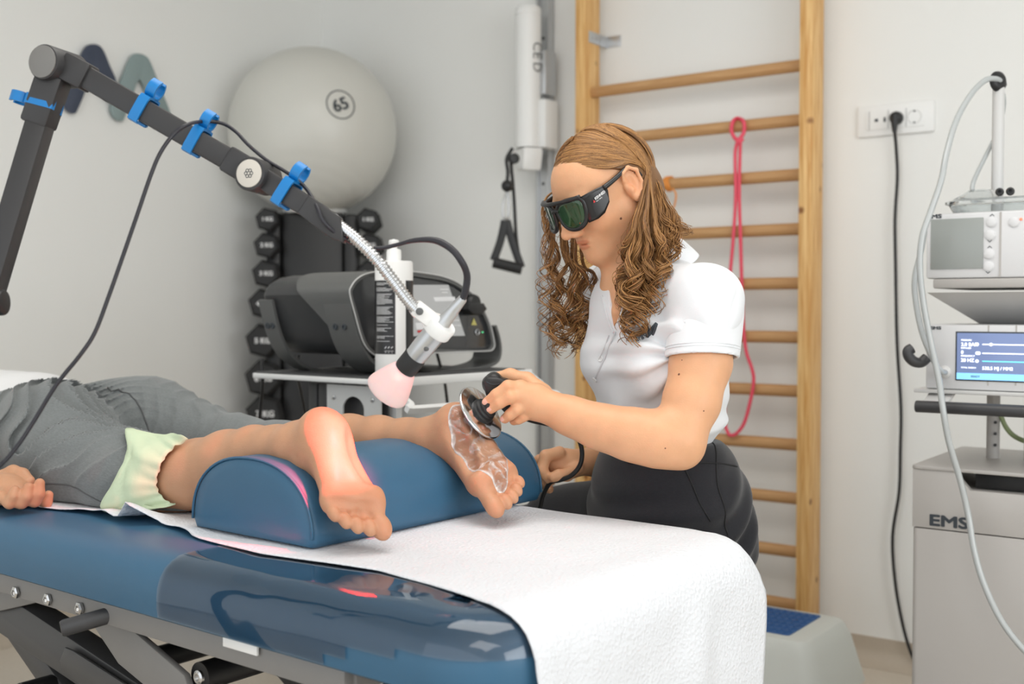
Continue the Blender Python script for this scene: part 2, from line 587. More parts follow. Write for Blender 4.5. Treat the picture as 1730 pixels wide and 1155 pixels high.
# ------------------------------------------------------------------ exercise ball
BC, BR = Vector((-3.225, 3.175, 0)), 0.325
BC.z = on(529, 223, 'y', BC.y).z
BC.x = on(529, 223, 'y', BC.y).x
M_ball = mat('ball_vinyl', rgb(212, 211, 204), 0.36, var=0.02, scale=8, sss=0.0, spec=0.5)
ball = thing('exercise_ball', 'large pale grey exercise ball marked 65 on the dumbbell rack', 'exercise ball', BC - Vector((0, 0, BR)))
vd = (Vector((0, 0, HC)) - BC).normalized()
g = G()
bx_, by_, bz_ = frame((0.25, -0.35, -0.9))
prof = []
for i in range(61):
    a = PI * i / 60
    rib = 0.0012 * math.cos(i * 2.1) if (i > 44 or i < 12) else 0
    prof.append((max(0, (BR + rib) * math.sin(a)) if 0 < i < 60 else 0, -(BR + rib) * math.cos(a)))
g.lathe(prof, BC, bz_, 72)
g.build('ball_skin', M_ball, ball, 180)
# printed 65 in a ring
md = (on(576, 176, 'y', BC.y) - Vector((0, 0, HC)))
o0 = Vector((0, 0, HC)); r0 = (at(576, 176, 1) - o0).normalized()
bq = r0.dot(o0 - BC); cq = (o0 - BC).length_squared - BR * BR
hit = o0 + r0 * (-bq - math.sqrt(bq * bq - cq))
nn = (hit - BC).normalized()
xx = Vector((0, 0, 1)).cross(nn).normalized(); yy = nn.cross(xx)
ra = math.radians(22); x2 = xx * math.cos(ra) + yy * math.sin(ra); y2 = nn.cross(x2)
g = G()
ring = [BC + (nn * BR + (xx * math.cos(t) + yy * math.sin(t)) * 0.054).normalized() * (BR + 0.0006) for t in [2 * PI * k / 48 for k in range(48)]]
g.tube(ring, 0.0022, 6, closed=True)
g.build('printed_ring', M_print, ball, 180)
o = lettering('printed_number', '65', 0.064, hit + nn * 0.0008 - x2 * 0.0345 - y2 * 0.022, x2, y2, M_print, ball, 0.0008, 0, fat=.0018)

# ------------------------------------------------------------------ dumbbell rack under the ball
RN = Vector((0.62, -0.785, 0)).normalized(); RX = Vector((-RN.y, RN.x, 0)); RZ = Vector((0, 0, 1))
RC = Vector((BC.x, BC.y, 0)) - RN * 0.02
rt = BC.z - BR + 0.012
def rk(x, y, z): return RC + RX * x + RN * y + RZ * z
rack = thing('dumbbell_rack', 'tall black dumbbell tower carrying the exercise ball', 'dumbbell rack', RC)
RM = mat4(RC, RX, RN, RZ)
g = G(RM); g.box((0, -0.02, (rt - .05) / 2 + .05), (0.24, 0.17, rt - 0.05), 0.02); g.build('column', M_black, rack)
for sx in (-1, 1):
    g = G(RM)
    g.box((sx * 0.150, 0.02, (rt - .06) / 2 + .05), (0.055, 0.10, rt - 0.06), 0.012); g.build('side_rail', M_black, rack)
g = G(RM); g.prism(rrect(0.44, 0.36, 0.06), (0, 0, 0), (1, 0, 0), (0, 1, 0), (0, 0, 1), 0.0, 0.05, 0.008); g.build('base', M_black, rack)
g = G(RM)
g.tube([(0.115 * math.cos(t), 0.115 * math.sin(t) - 0.01, rt + 0.006) for t in [2 * PI * k / 36 for k in range(36)]], 0.013, 8, closed=True)
g.build('ball_cradle', M_white, rack, 180)
ords = ['topmost', 'second from the top', 'third from the top', 'fourth from the top', 'fifth from the top', 'sixth from the top', 'seventh from the top', 'eighth from the top', 'ninth from the top', 'lowest']
rows = [370, 414, 462, 513, 576, 640, 700, 765, 835, 905]
szs = [21, 23, 25, 27, 30, 32.5, 34, 35, 36, 37]
for sx in (-1, 1):
    for i, (py, sz) in enumerate(zip(rows, szs)):
        px = (450, 449, 448, 444, 442, 443, 446, 447, 447, 448)[i] if sx < 0 else (620, 622, 624, 626, 628, 628, 628, 628, 628, 628)[i]
        dd = 4.36
        p = at(px, py, dd); R = sz * dd / FPX
        zc = p.z
        c = rk(RX.dot(p - RC), 0.10, zc)
        if zc - R < 0.06: continue
        side = 'left' if sx < 0 else 'right'
        db = thing('dumbbell', 'black rubber hex dumbbell, %s on the %s flank of the tower' % (ords[i], side), 'dumbbell', c - Vector((0, 0, R)), 'hex dumbbells on the tower')
        hl = R * 1.25
        for q in (0, 1):
            y0 = 0.10 - q * (hl + 0.075)
            gg = G(RM)
            a0 = 0.26
            prof = [(R * 0.80, 0), (R, R * 0.22), (R, hl - R * .2), (R * .82, hl)]
            gg.lathe(prof, (RX.dot(c - RC), y0 + 0.02, zc), (0, -1, 0), 6, up=(math.sin(a0), 0, math.cos(a0)))
            ho = gg.build('head', M_rubber, db, 20)
            hd0 = ho if q == 0 else hd0
        gg = G(RM)
        gg.cyl((RX.dot(c - RC), 0.12 - hl, zc), (RX.dot(c - RC), 0.12 - hl - 0.095, zc), 0.014, 12)
        gg.build('handle', M_steel, db)
        lettering('weight_mark', '%d KG' % (i + 1), R * 0.42, c + RN * 0.0205 - RX * R * 0.42 - RZ * R * 0.12, RX, RZ, M_printw, hd0, 0.0004, 0, fat=R * .02)

# ------------------------------------------------------------------ cable trainer on its wall rail
rail = thing('wall_rail', 'tall aluminium wall rail holding the white cable trainer', 'rail', on(921, 520, 'y', YB) - Vector((0, 0, 0.9)))
rx = on(920, 400, 'y', YB - 0.02).x
g = G(); g.box((rx, YB - 0.014, 1.35), (0.062, 0.028, 2.4), 0.003); g.build('back_plate', M_alu, rail)
for s in (-1, 1):
    g = G(); g.box((rx + s * 0.022, YB - 0.032, 1.35), (0.012, 0.012, 2.4), 0.002); g.build('rail_lip', M_alu, rail)
for py in (64, 310, 430, 548, 665, 790):
    q = on(921, py, 'y', YB - 0.03)
    g = G(); g.cyl((rx, YB - 0.03, q.z), (rx, YB - 0.024, q.z), 0.006, 12); g.build('bolt', M_dark, rail)
tr = thing('cable_trainer', 'white cylindrical cable trainer mounted on the wall rail', 'cable trainer', on(893, 288, 'y', 3.40))
cy = 3.415
c0, c1 = on(892, 250, 'y', cy), on(892, 12, 'y', cy)
R = 0.0475
ax = Vector((c0.x, cy, 0))
g = G(); L = c1.z - c0.z
g.lathe([(R, 0), (R, L - 0.035), (R - .002, L - .034), (R - .002, L - .032), (R, L - .031), (R, L - 0.008), (R - .004, L - .002), (R - .012, L)], (ax.x, cy, c0.z), (0, 0, 1), 40)
g.build('cylinder', M_white, tr)
g = G(); g.box((ax.x + 0.055, cy + 0.045, on(920, 207, 'y', cy).z), (0.04, 0.085, 0.175), 0.006); g.build('mount_block', M_white, tr)
g = G(); g.box((ax.x + 0.055, cy + 0.045, on(920, 120, 'y', cy).z), (0.03, 0.07, 0.16), 0.004); g.build('sliding_carriage', M_alu, tr)
zt = c0.z
g = G()
g.prism([(-.052, 0), (.047, 0), (.05, -.02), (.036, -.078), (-.02, -.078), (-.05, -.06), (-.07, -.035)], (ax.x, cy, zt - 0.004), (0.86, -0.5, 0), (0, 0, 1), (-.5, -.86, 0), -0.038, 0.038, 0.008)
g.build('pulley_housing', M_white, tr)
g = G(); pw = at(868, 268, 3.86); g.cyl(pw - camdir(.3, 0, 1) * .012, pw + camdir(.3, 0, 1) * .012, 0.018, 20, .003); g.build('pulley_wheel', M_black, tr)
for k, t in enumerate(('C', 'E', 'D')):
    pz = on(909, 60 + k * 17, 'y', cy)
    lettering('logo_letter', t, 0.05, Vector((ax.x, cy, pz.z)) + Vector((0.85, -.52, 0)) * (R + 0.0004) + Vector((0, 0, -.025)), (0, 0, -1), (0.52, 0.85, 0), M_grey, tr, 0.0003)
# cable handle hanging from the trainer
ch = thing('pull_strap', 'black strap handle with ball stopper hanging from the cable trainer', 'handle', at(857, 460, 3.85))
dh = 3.85
P = lambda x, y, e=0: at(x, y, dh + e)
g = G(); g.tube(spline([P(866, 250), P(856, 268), P(858, 290), P(857, 305)], 5), 0.006, 8); g.build('cord', M_black, ch)
g = G(); g.ball(P(857, 314), 0.0205, 20); g.build('stopper_ball', M_black, ch)
g = G(); g.tube(spline([P(855, 326), P(850, 345), P(851, 366), P(858, 368), P(860, 345), P(858, 328)], 5, True), 0.0042, 8, closed=True); g.build('carabiner', M_steel, ch)
g = G(); g.cyl(P(833, 443), P(882, 455), 0.0185, 20, 0.003); g.build('grip', M_rubber, ch)
for pts in ([P(853, 372), P(846, 405), P(834, 440)], [P(856, 372), P(866, 410), P(881, 452)]):
    g = G(); g.tube(spline(pts, 6), 0.0135, 8, flat=0.3, up=camdir(0, 0, 1)); g.build('strap', M_black, ch)
g = G(); g.tube(spline([P(862, 262, .02), P(868, 330, .02), P(872, 400, .02), P(878, 445, .02), P(868, 452, .015)], 6), 0.006, 8); g.build('loose_cord', M_black, ch)

# ------------------------------------------------------------------ wall bars
yr, yf, yb = 3.435, 3.385, 3.485
bars = thing('wall_bars', 'pine wall bars with beech rungs fixed to the back wall', 'wall bars', Vector((on(1170, 520, 'y', yr).x, yr, 0)))
xr0 = on(1347, 520, 'y', yf).x; xr1 = on(1369, 520, 'y', yf).x
xl0 = on(971, 320, 'y', yf).x; xl1 = on(988, 320, 'y', yf).x
pw = max(xr1 - xr0, 0.036)
for x0 in (xr0, xl1 - pw):
    g = G(); g.box((x0 + pw / 2, (yf + yb) / 2, 1.26), (pw, yb - yf, 2.52), 0.004); g.build('post', M_pine, bars)
z0 = on(1348, 111, 'y', yr).z; z1 = on(1337, 931, 'y', yr).z
dz = (z0 - z1) / 9
rung_me = None
for i in range(-3, 11):
    if i in (-1, -2): continue
    z = z0 - dz * i
    xa, xb = xl1 - 0.012, xr0 + 0.012
    if rung_me is None:
        ring = [(0.0195 * math.cos(2 * PI * k / 20), 0.0155 * math.sin(2 * PI * k / 20)) for k in range(20)]
        g = G(); g.prism(ring, (0, 0, 0), (0, 0, 1), (0, 1, 0), (1, 0, 0), xa, xb)
        o = g.build('rung', M_beech, bars); rung_me = o.data
    else:
        o = bpy.data.objects.new('rung', rung_me); COL.objects.link(o); o.parent = bars
        o.matrix_parent_inverse = Matrix.Translation(-Vector(bars.location))
    o.location = (0, yr + (0 if i > -3 else -.03), z)
g = G()
zb = on(1025, 60, 'y', yr).z
g.box((xl1 + 0.0015, 3.445, zb), (0.003, 0.075, 0.04), 0.001)
g.box((xl1 + 0.03, yb + 0.0435, zb), (0.06, 0.003, 0.04), 0.001)
g.bar((xl1 + .0015, yb - 0.002, zb), (xl1 + 0.0015, YB, zb), 0.04, 0.003, up=(1, 0, 0))
wbk = g.build('wall_bracket', M_alu, bars)
for k in (0, 1):
    g = G(); g.cyl((xl1, 3.43 + .025 * k, zb), (xl1 + .006, 3.43 + .025 * k, zb), 0.004, 10); g.build('screw', M_steel, wbk)

# red resistance band looped over the second rung
M_band = mat('red_latex', rgb(235, 82, 105), 0.45)
rb = thing('resistance_band', 'coral red resistance band knotted on the second rung of the wall bars', 'resistance band', at(1246, 735, 3.66))
yb0 = yr - 0.028
Q = lambda x, y, o=0: on(x, y, 'y', yb0 + o)
g = G(); g.tube(spline([Q(1244, 236, -.004), Q(1236, 222), Q(1238, 206), Q(1246, 200, .03), Q(1256, 205), Q(1257, 222), Q(1250, 234, -.004)], 6, True), 0.0065, 8, closed=True); g.build('loop', M_band, rb)
g = G(); g.tube(spline([Q(1243, 234), Q(1249, 240, -.006), Q(1255, 234)], 5), 0.0065, 8); g.build('knot', M_band, rb)
g = G(); g.tube(spline([Q(1246, 238, -.006), Q(1242, 262), Q(1243, 330), Q(1239, 400), Q(1233, 470), Q(1231, 520), Q(1228, 580), Q(1224, 660), Q(1225, 715), Q(1232, 735)], 6), 0.0058, 8); g.build('strand', M_band, rb)
g = G(); g.tube(spline([Q(1251, 238, -.006), Q(1250, 262), Q(1249, 330), Q(1251, 400), Q(1253, 470), Q(1255, 535), Q(1260, 590), Q(1271, 625), Q(1273, 648), Q(1267, 680), Q(1257, 715), Q(1243, 733), Q(1232, 735)], 6), 0.0058, 8); g.build('strand', M_band, rb)
# orange band tied round the third rung
M_orange = mat('orange_latex', rgb(232, 150, 70), 0.5)
ob = thing('resistance_band', 'orange elastic band tied round the third rung beside the hair', 'resistance band', on(1135, 330, 'y', yr))
c = on(1128, 308, 'y', yr)
g = G()
for k in range(3):
    g.tube([(c.x + 0.006 * k + .004 * math.sin(t * 2), yr + 0.021 * math.cos(t), z0 - 2 * dz + 0.023 * math.sin(t)) for t in [2 * PI * q / 20 for q in range(20)]], 0.004, 6, closed=True)
g.build('wrap', M_orange, ob)
g = G(); g.tube(spline([on(1136, 318, 'y', yr - .03), on(1142, 328, 'y', yr - .03), on(1140, 345, 'y', yr - .025), on(1137, 352, 'y', yr - .02)], 5), 0.003, 6); g.build('tail', M_orange, ob)

# ------------------------------------------------------------------ sockets and power cord
yw = YB
sp = thing('socket_panel', 'white multi-socket wall panel beside the wall bars', 'socket panel', on(1515, 230, 'y', yw))
a, b = on(1450, 207, 'y', yw), on(1580, 193, 'y', yw)
xs0, xs1 = a.x, b.x
zt_, zb_ = on(1450, 181, 'y', yw).z, on(1450, 234, 'y', yw).z
zc = (zt_ + zb_) / 2; hh = zt_ - zb_; ww = xs1 - xs0
SPM = dict(x=(1, 0, 0), y=(0, 0, 1), z=(0, -1, 0))
g = G(); g.prism(rrect(ww, hh, 0.008), ((xs0 + xs1) / 2, yw, zc), (1, 0, 0), (0, 0, 1), (0, -1, 0), 0, 0.011, 0.004); g.build('cover_plate', M_white, sp)
g = G(); g.prism(rrect(ww * .76, hh * .60, 0.003), ((xs0 + xs1) / 2, yw, zc), (1, 0, 0), (0, 0, 1), (0, -1, 0), 0.010, 0.0135, 0.001); g.build('module_strip', M_white, sp)
def sx(px): return on(px, 205, 'y', yw).x
M_sock = mat('socket_shade', rgb(214, 214, 212), 0.4)
for px in (1471, 1503, 1533):
    g = G(); g.box((sx(px), yw - .0136, zc), (0.0012, 0.0012, hh * .58)); g.build('module_gap', M_grey, sp)
for px, w, h in ((1483, .010, .009), (1497, .006, .014)):
    g = G(); g.box((sx(px), yw - .0135, zc), (w, 0.003, h), .0005); g.build('data_port', M_print, sp)
for px, nm in ((1518, 0), (1547, 1)):
    g = G(); g.lathe([(0.0215, 0.0), (0.0215, .0015), (.019, .0016), (.018, -.004), (0, -.004)], (sx(px), yw - .0132, zc), (0, -1, 0), 28); wl_ = g.build('socket_well', M_sock, sp)
    for s in (-1, 1):
        g = G(); g.cyl((sx(px) + s * .0095, yw - .0095, zc), (sx(px) + s * .0095, yw - .0099, zc), .0028, 10); g.build('contact_hole', M_print, wl_)
        g = G(); g.box((sx(px), yw - .014, zc + s * .017), (.005, .004, .004), .0005); g.build('earth_clip', M_print, wl_)
pc = thing('power_cable', 'black power cord plugged into the wall panel and hanging to the floor', 'power cord', on(1535, 1105, 'y', yw - .02))
pg = Vector((sx(1518), yw - .013, zc))
g = G(); g.lathe([(.0195, 0), (.0195, .016), (.017, .024), (.012, .028), (0, .029)], pg, (0, -1, 0), 24)
g.tube([pg + Vector((0, -.022, .004)), pg + Vector((0, -.026, -.02)), pg + Vector((0, -.025, -.045))], [.013, .010, .0065], 12)
g.build('plug', M_black, pc)
cp = [pg + Vector((0, -.025, -.04))] + [on(x, y, 'y', yw - .022) for x, y in ((1514, 250), (1516, 300), (1512, 370), (1513, 450), (1514, 520), (1516, 590), (1522, 690), (1521, 760), (1519, 830), (1508, 905), (1512, 980), (1524, 1050), (1538, 1100), (1552, 1128))]
g = G(); g.tube(spline(cp, 7), 0.0052, 8); g.build('cable', M_black, pc)

# ------------------------------------------------------------------ aerobic step below the wall bars
M_stepg = mat('step_grey', rgb(205, 208, 203), 0.5, bump=0.04, bscale=500)
M_stepb = mat('step_blue_rubber', rgb(34, 84, 140), 0.6)
zs = 0.255
pa, pb, pc_ = on(1258, 1016, 'z', zs), on(1437, 1048, 'z', zs), on(1272, 1068, 'z', zs)
# long axis runs along the wall; the visible end is at larger x
se = pb.x - 0.015; yfr = on(1330, 1080, 'z', zs).y; 
ybk = yfr + 0.30
step = thing('aerobic_step', 'grey aerobic step platform with blue ribbed rubber top', 'aerobic step', (se - .33, (yfr + ybk) / 2, 0))
cx0, cx1 = se - 0.68, se
cxm = (cx0 + cx1) / 2; cym = (yfr + ybk) / 2
def loft(g, rings, capt=True):
    n = len(rings[0]); vs = [p for r in rings for p in r]; fs = []
    for i in range(len(rings) - 1):
        for k in range(n):
            l = (k + 1) % n
            fs.append((i * n + k, i * n + l, (i + 1) * n + l, (i + 1) * n + k))
    if capt:
        fs.append(tuple(reversed(range(n)))); fs.append(tuple((len(rings) - 1) * n + k for k in range(n)))
    g.add(vs, fs)
def rr3(w, h, r, cx, cy, z, n=5): return [Vector((cx + p[0], cy + p[1], z)) for p in rrect(w, h, r, n)]
LW, LH = 0.68, 0.31
g = G(); loft(g, [rr3(LW + .10, LH + .06, .05, cxm, cym, 0.09), rr3(LW + .03, LH + .02, .045, cxm, cym, 0.215), rr3(LW, LH, .04, cxm, cym, 0.243), rr3(LW - .015, LH - .015, .035, cxm, cym, 0.252), rr3(LW - .04, LH - .04, .03, cxm, cym, zs)])
g.build('platform', M_stepg, step, 30)
g = G(); g.prism(rrect(LW - .13, LH - .075, .01), (cxm, cym, zs - .002), (1, 0, 0), (0, 1, 0), (0, 0, 1), 0, 0.005, .001); rmat = g.build('rubber_mat', M_stepb, step)
for i in range(26):
    x = cxm - (LW - .155) / 2 + (LW - .155) * i / 25
    pts = [(x + 0.006 * (1 if k % 2 else -1), cym - (LH - .10) / 2 + (LH - .10) * k / 12, zs + 0.003) for k in range(13)]
    g = G(); g.tube(pts, 0.0035, 6); g.build('rubber_rib', M_stepb, rmat)
for sxn in (-1, 1):
    g = G(); xx0 = cxm + sxn * (LW / 2 - .06)
    loft(g, [rr3(.20, LH + .11, .04, xx0, cym, 0.0), rr3(.17, LH + .075, .04, xx0, cym, 0.092)])
    g.build('riser', M_dark, step, 30)
g = G(); g.box((0, 0, 0), (0.004, LH * .8, 0.006), .001, M=Matrix.Translation((se + 0.008, cym, .205))); g.build('moulded_line', M_stepg, step)
# ================================================================== treatment table
ZB = HC - 0.345                         # top of the upholstery
BA = math.radians(2.5)
bA = Vector((-math.cos(BA), math.sin(BA), 0))      # towards the head end
bB = Vector((math.sin(BA), math.cos(BA), 0))       # towards the far side
bO = Vector((-0.71, 0.953, 0))
BL, BW, TH = 2.2, 0.675, 0.088
def bed(s, t, z=0.0): return bO + bA * s + bB * t + Vector((0, 0, z))
def tobed(p):
    q = Vector(p) - bO
    return q.dot(bA), q.dot(bB), q.z
table = thing('treatment_table', 'height adjustable treatment table upholstered in petrol blue vinyl', 'treatment table', bed(1.0, BW / 2, 0))
# upholstery: rounded slab, lofted from rounded outlines
def slab_outline(inset, r, n=10):
    """outline in (s,t), the samples of the straight sides at fixed s and t"""
    r = max(r - inset, 0.004)
    x0, x1, y0, y1 = inset, BL - inset, inset, BW - inset
    out = []
    ss = np.linspace(0.105, BL - 0.105, 51); tt = np.linspace(0.105, BW - 0.105, 13)
    for s in ss[::-1]: out.append((s, y0))                      # near side, head to foot
    for k in range(n + 1):
        a = PI * 1.5 - PI / 2 * k / n
        out.append((x0 + r + r * math.cos(a), y0 + r + r * math.sin(a)))
    for t in tt: out.append((x0, t))
    for k in range(n + 1):
        a = PI - PI / 2 * k / n
        out.append((x0 + r + r * math.cos(a), y1 - r + r * math.sin(a)))
    for s in ss: out.append((s, y1))
    for k in range(n + 1):
        a = PI / 2 - PI / 2 * k / n
        out.append((x1 - r + r * math.cos(a), y1 - r + r * math.sin(a)))
    for t in tt[::-1]: out.append((x1, t))
    for k in range(n + 1):
        a = 0 - PI / 2 * k / n
        out.append((x1 - r + r * math.cos(a), y0 + r + r * math.sin(a)))
    return out
EDGE = [(0.012, -TH), (0.002, -TH + 0.006), (0.0, -TH + 0.02), (0.0, -0.052), (0.0015, -0.04), (0.006, -0.027), (0.0135, -0.0155), (0.024, -0.0075), (0.037, -0.0025), (0.055, -0.0005), (0.075, 0.0), (0.12, 0.0), (0.2, 0.0), (0.3, 0.0)]
rings = []
for ins, z in EDGE:
    # beyond the corner radius the outline is clamped
    o_ = slab_outline(ins, 0.10)
    if ins > 0.1: o_ = [(min(max(s, ins), BL - ins), min(max(t, ins), BW - ins)) for s, t in o_]
    rings.append([bed(s, t, ZB + z) for s, t in o_])
g = G(); loft(g, rings); g.build('upholstery', M_vinyl, table, 50)
# clear protective film over the foot end
film_m = bpy.data.materials.new('clear_film'); film_m.use_nodes = True
nt = film_m.node_tree; nt.nodes.clear()
out = nt.nodes.new('ShaderNodeOutputMaterial'); mx = nt.nodes.new('ShaderNodeMixShader'); tr_ = nt.nodes.new('ShaderNodeBsdfTransparent'); gl = nt.nodes.new('ShaderNodeBsdfGlossy')
fr = nt.nodes.new('ShaderNodeFresnel'); fr.inputs[0].default_value = 1.62
tr_.inputs[0].default_value = (0.93, 0.94, 0.96, 1); gl.inputs[1].default_value = 0.045; gl.inputs[0].default_value = (1, 1, 1, 1)
nzf = nt.nodes.new('ShaderNodeTexNoise'); nzf.inputs['Scale'].default_value = 7; nzf.inputs['Detail'].default_value = 1.0
bpf = nt.nodes.new('ShaderNodeBump'); bpf.inputs['Strength'].default_value = 0.25; bpf.inputs['Distance'].default_value = 0.02
tcf = nt.nodes.new('ShaderNodeTexCoord'); nt.links.new(tcf.outputs['Object'], nzf.inputs[0]); nt.links.new(nzf.outputs[0], bpf.inputs['Height'])
nt.links.new(bpf.outputs[0], gl.inputs['Normal']); nt.links.new(bpf.outputs[0], fr.inputs['Normal'])
nt.links.new(fr.outputs[0], mx.inputs[0]); nt.links.new(tr_.outputs[0], mx.inputs[1]); nt.links.new(gl.outputs[0], mx.inputs[2]); nt.links.new(mx.outputs[0], out.inputs[0])
FS = 0.60
fv, ff, fid = [], [], {}
FE = [(e[0] - 0.0022, e[1] + (0.0022 if e[0] > 0.03 else 0.001)) for e in EDGE]
frs = []
for (ins, z), (i2, z2) in zip(EDGE, FE):
    o_ = slab_outline(i2, 0.102)
    if ins > 0.1: o_ = [(min(max(s, i2), BL - i2), min(max(t, i2), BW - i2)) for s, t in o_]
    frs.append([(min(s, FS), t, z2) for s, t in o_])
g = G(); n = len(frs[0])
def keep(i, k):
    s, t, z = frs[i][k]; s2, t2, _ = frs[i][(k + 1) % n]
    if max(s, s2) > FS + 1e-6 or t > 0.5 or i < 1: return False
    if abs(s - s2) < 1e-7 and s >= FS - 1e-6: return False
    if s < 0.34 and i < 4 and t < 0.4 and s + t * 0.5 < 0.34 - 0.055 * i: return False     # the corner of the foot end is left bare
    return True
fs = [(i * n + k, i * n + (k + 1) % n, (i + 1) * n + (k + 1) % n, (i + 1) * n + k) for i in range(len(frs) - 1) for k in range(n) if keep(i, k)]
used = sorted({q for f in fs for q in f}); ix = {q: j for j, q in enumerate(used)}
allp = [bed(s, t, ZB + z) for r in frs for s, t, z in r]
g.add([allp[q] for q in used], [tuple(ix[q] for q in f) for f in fs])
g.build('clear_film', film_m, table, 180)['label'] = 'clear glossy plastic film'
# steel frame under the upholstery
M_frame = mat('grey_frame_paint', rgb(128, 126, 124), 0.45, var=0.03)
M_fdark = mat('dark_frame_paint', rgb(70, 70, 71), 0.4, var=0.03)
zf = ZB - TH
for t in (0.035, BW - 0.035):
    g = G(); g.bar(bed(0.25, t, zf - 0.018), bed(BL - .02, t, zf - 0.018), 0.03, 0.034, .003); g.build('side_rail', M_frame, table)
for s in (0.26, 1.0, BL - .03):
    g = G(); g.bar(bed(s, 0.035, zf - 0.018), bed(s, BW - 0.035, zf - 0.018), 0.03, 0.03, .003); g.build('cross_bar', M_frame, table)
g = G(); g.box((0, 0, 0), (BL - .06, BW - .08, .012), .002, M=mat4(bed(BL / 2, BW / 2, zf - 0.004), bA, bB, Vector((0, 0, 1)))); g.build('base_board', M_black, table)
def plate(name, pts, t, thick, m, par=table, bev=0.002):
    """flat steel part outlined by photo pixels, standing in the plane t = const of the table"""
    q = [onp(px, py, bed(0, t, 0), bB) for px, py in pts]
    P2 = [(tobed(p)[0], p.z) for p in q]
    g = G(); g.prism(P2, bO + bB * t, bA, Vector((0, 0, 1)), bB, 0, thick, bev)
    return g.build(name, m, par)
# scissor lift: the two arms and their brackets on the near side, mirrored on the far side
for t in (0.09, BW - 0.12):
    q = lambda px, py, tt=0.09: tobed(onp(px, py, bed(0, tt, 0), bB))
    def sc(name, pts, th, m, dt=0.0):
        P2 = [(q(px, py)[0], q(px, py)[2]) for px, py in pts]
        g = G(); g.prism(P2, bO + bB * (t + dt), bA, Vector((0, 0, 1)), bB, 0, th, .003)
        return g.build(name, m, table)
    sc('lift_arm', [(-90, 1010), (-60, 992), (0, 1000), (270, 1180), (480, 1330), (470, 1380), (420, 1380), (230, 1225)], 0.045, M_fdark)
    sc('lift_arm', [(190, 1036), (262, 1052), (352, 1128), (362, 1160), (345, 1178), (320, 1175), (240, 1110)], 0.012, M_frame, -0.042)
    sc('hinge_plate', [(-60, 975), (0, 985), (48, 993), (80, 1012), (62, 1018), (10, 1030), (-60, 1038)], 0.008, M_frame, -.01)
    sc('cover_plate', [(122, 1090), (135, 1095), (300, 1200), (290, 1220), (240, 1215), (118, 1132), (113, 1112)], 0.006, M_fdark, -.014)
for s0, s1, z0_, m in ((0.55, 0.55, 0.30, M_black), (1.1, 1.1, 0.45, M_black)):
    g = G(); g.cyl(bed(s0, 0.07, z0_), bed(s1, BW - .07, z0_), 0.022, 20); g.build('cross_shaft', m, table)
bp_ = onp(338, 1143, bed(0, 0.065, 0), bB)
g = G(); g.cyl(bp_, bp_ + bB * 0.5, 0.021, 24); g.build('pivot_tube', M_black, table)
for px, py in ((82, 1012), (136, 1027), (338, 1143), (28, 1000)):
    c = onp(px, py, bed(0, 0.018 if px < 300 else .045, 0), bB)
    g = G(); g.lathe([(0.010, 0), (0.010, .004), (.007, .006), (.005, .006), (.005, .003), (0, .003)], c, -bB, 6 if px < 300 else 16); g.build('bolt', M_steel, table, 25)
# lever bar sticking out below the edge
la, lb = onp(103, 1062, bed(0, -0.035, 0), bB), onp(215, 1030, bed(0, 0.05, 0), bB)
g = G(); g.tube([la, la + (lb - la) * .04, lb], [.0105, .0125, .0125], 16); g.build('lever_bar', M_dark, table)
g = G(); c = onp(378, 1082, bed(0, 0.015, 0), bB); g.bar(c, c + (bed(0, 0, 0) - bed(0.07, 0, 0)), 0.004, 0.014, .001); g.build('film_clip', M_white, table)
# base frame on castors
for t in (0.10, BW - 0.10):
    g = G(); g.bar(bed(0.35, t, 0.10), bed(1.75, t, 0.10), 0.05, 0.05, .004); g.build('base_beam', M_fdark, table)
    for s in (0.4, 1.7):
        g = G(); g.cyl(bed(s, t - .014, 0.035), bed(s, t + .014, 0.035), 0.035, 24, .004); g.build('castor', M_rubber, table)
        g = G(); g.bar(bed(s, t, 0.04), bed(s, t, 0.09), 0.04, 0.012, .002, up=bA); g.build('castor_fork', M_fdark, table)
for s in (0.45, 1.65):
    g = G(); g.bar(bed(s, .10, 0.10), bed(s, BW - .10, 0.10), 0.05, 0.045, .004); g.build('base_cross_beam', M_fdark, table)
for t in (0.12, BW - .12):                       # lower halves of the lift arms, to the base
    g = G(); g.bar(bed(0.55, t, 0.30), bed(1.55, t, 0.13), 0.03, 0.05, .003); g.build('lower_arm', M_fdark, table)
    g = G(); g.bar(bed(1.4, t + .02, 0.62), bed(0.55, t + .02, 0.13), 0.025, 0.05, .003); g.build('lower_arm', M_fdark, table)

# ------------------------------------------------------------------ couch paper over the table
def paper_mat():
    m = mat('couch_paper', rgb(224, 226, 230), 0.85, spec=0.2)
    nt = m.node_tree; N = nt.nodes; L = nt.links
    tc = N.new('ShaderNodeTexCoord'); vo = N.new('ShaderNodeTexVoronoi'); vo.inputs['Scale'].default_value = 190; L.new(tc.outputs['Object'], vo.inputs[0])
    nz = N.new('ShaderNodeTexNoise'); nz.inputs['Scale'].default_value = 14; nz.inputs['Detail'].default_value = 5; L.new(tc.outputs['Object'], nz.inputs[0])
    b1 = N.new('ShaderNodeBump'); b1.inputs['Strength'].default_value = 0.4; b1.inputs['Distance'].default_value = 0.004; L.new(vo.outputs['Distance'], b1.inputs['Height'])
    b2 = N.new('ShaderNodeBump'); b2.inputs['Strength'].default_value = 0.2; b2.inputs['Distance'].default_value = 0.02; L.new(nz.outputs[0], b2.inputs['Height']); L.new(b1.outputs[0], b2.inputs['Normal'])
    L.new(b2.outputs[0], N['Principled BSDF'].inputs['Normal'])
    return m
M_paper = paper_mat()
edge_px = [(-120, 842), (-60, 846), (0, 853), (90, 859), (150, 866), (195, 878), (222, 886), (262, 882), (300, 893), (335, 909), (440, 936), (540, 950), (640, 964), (720, 985), (800, 1011), (850, 1033)]
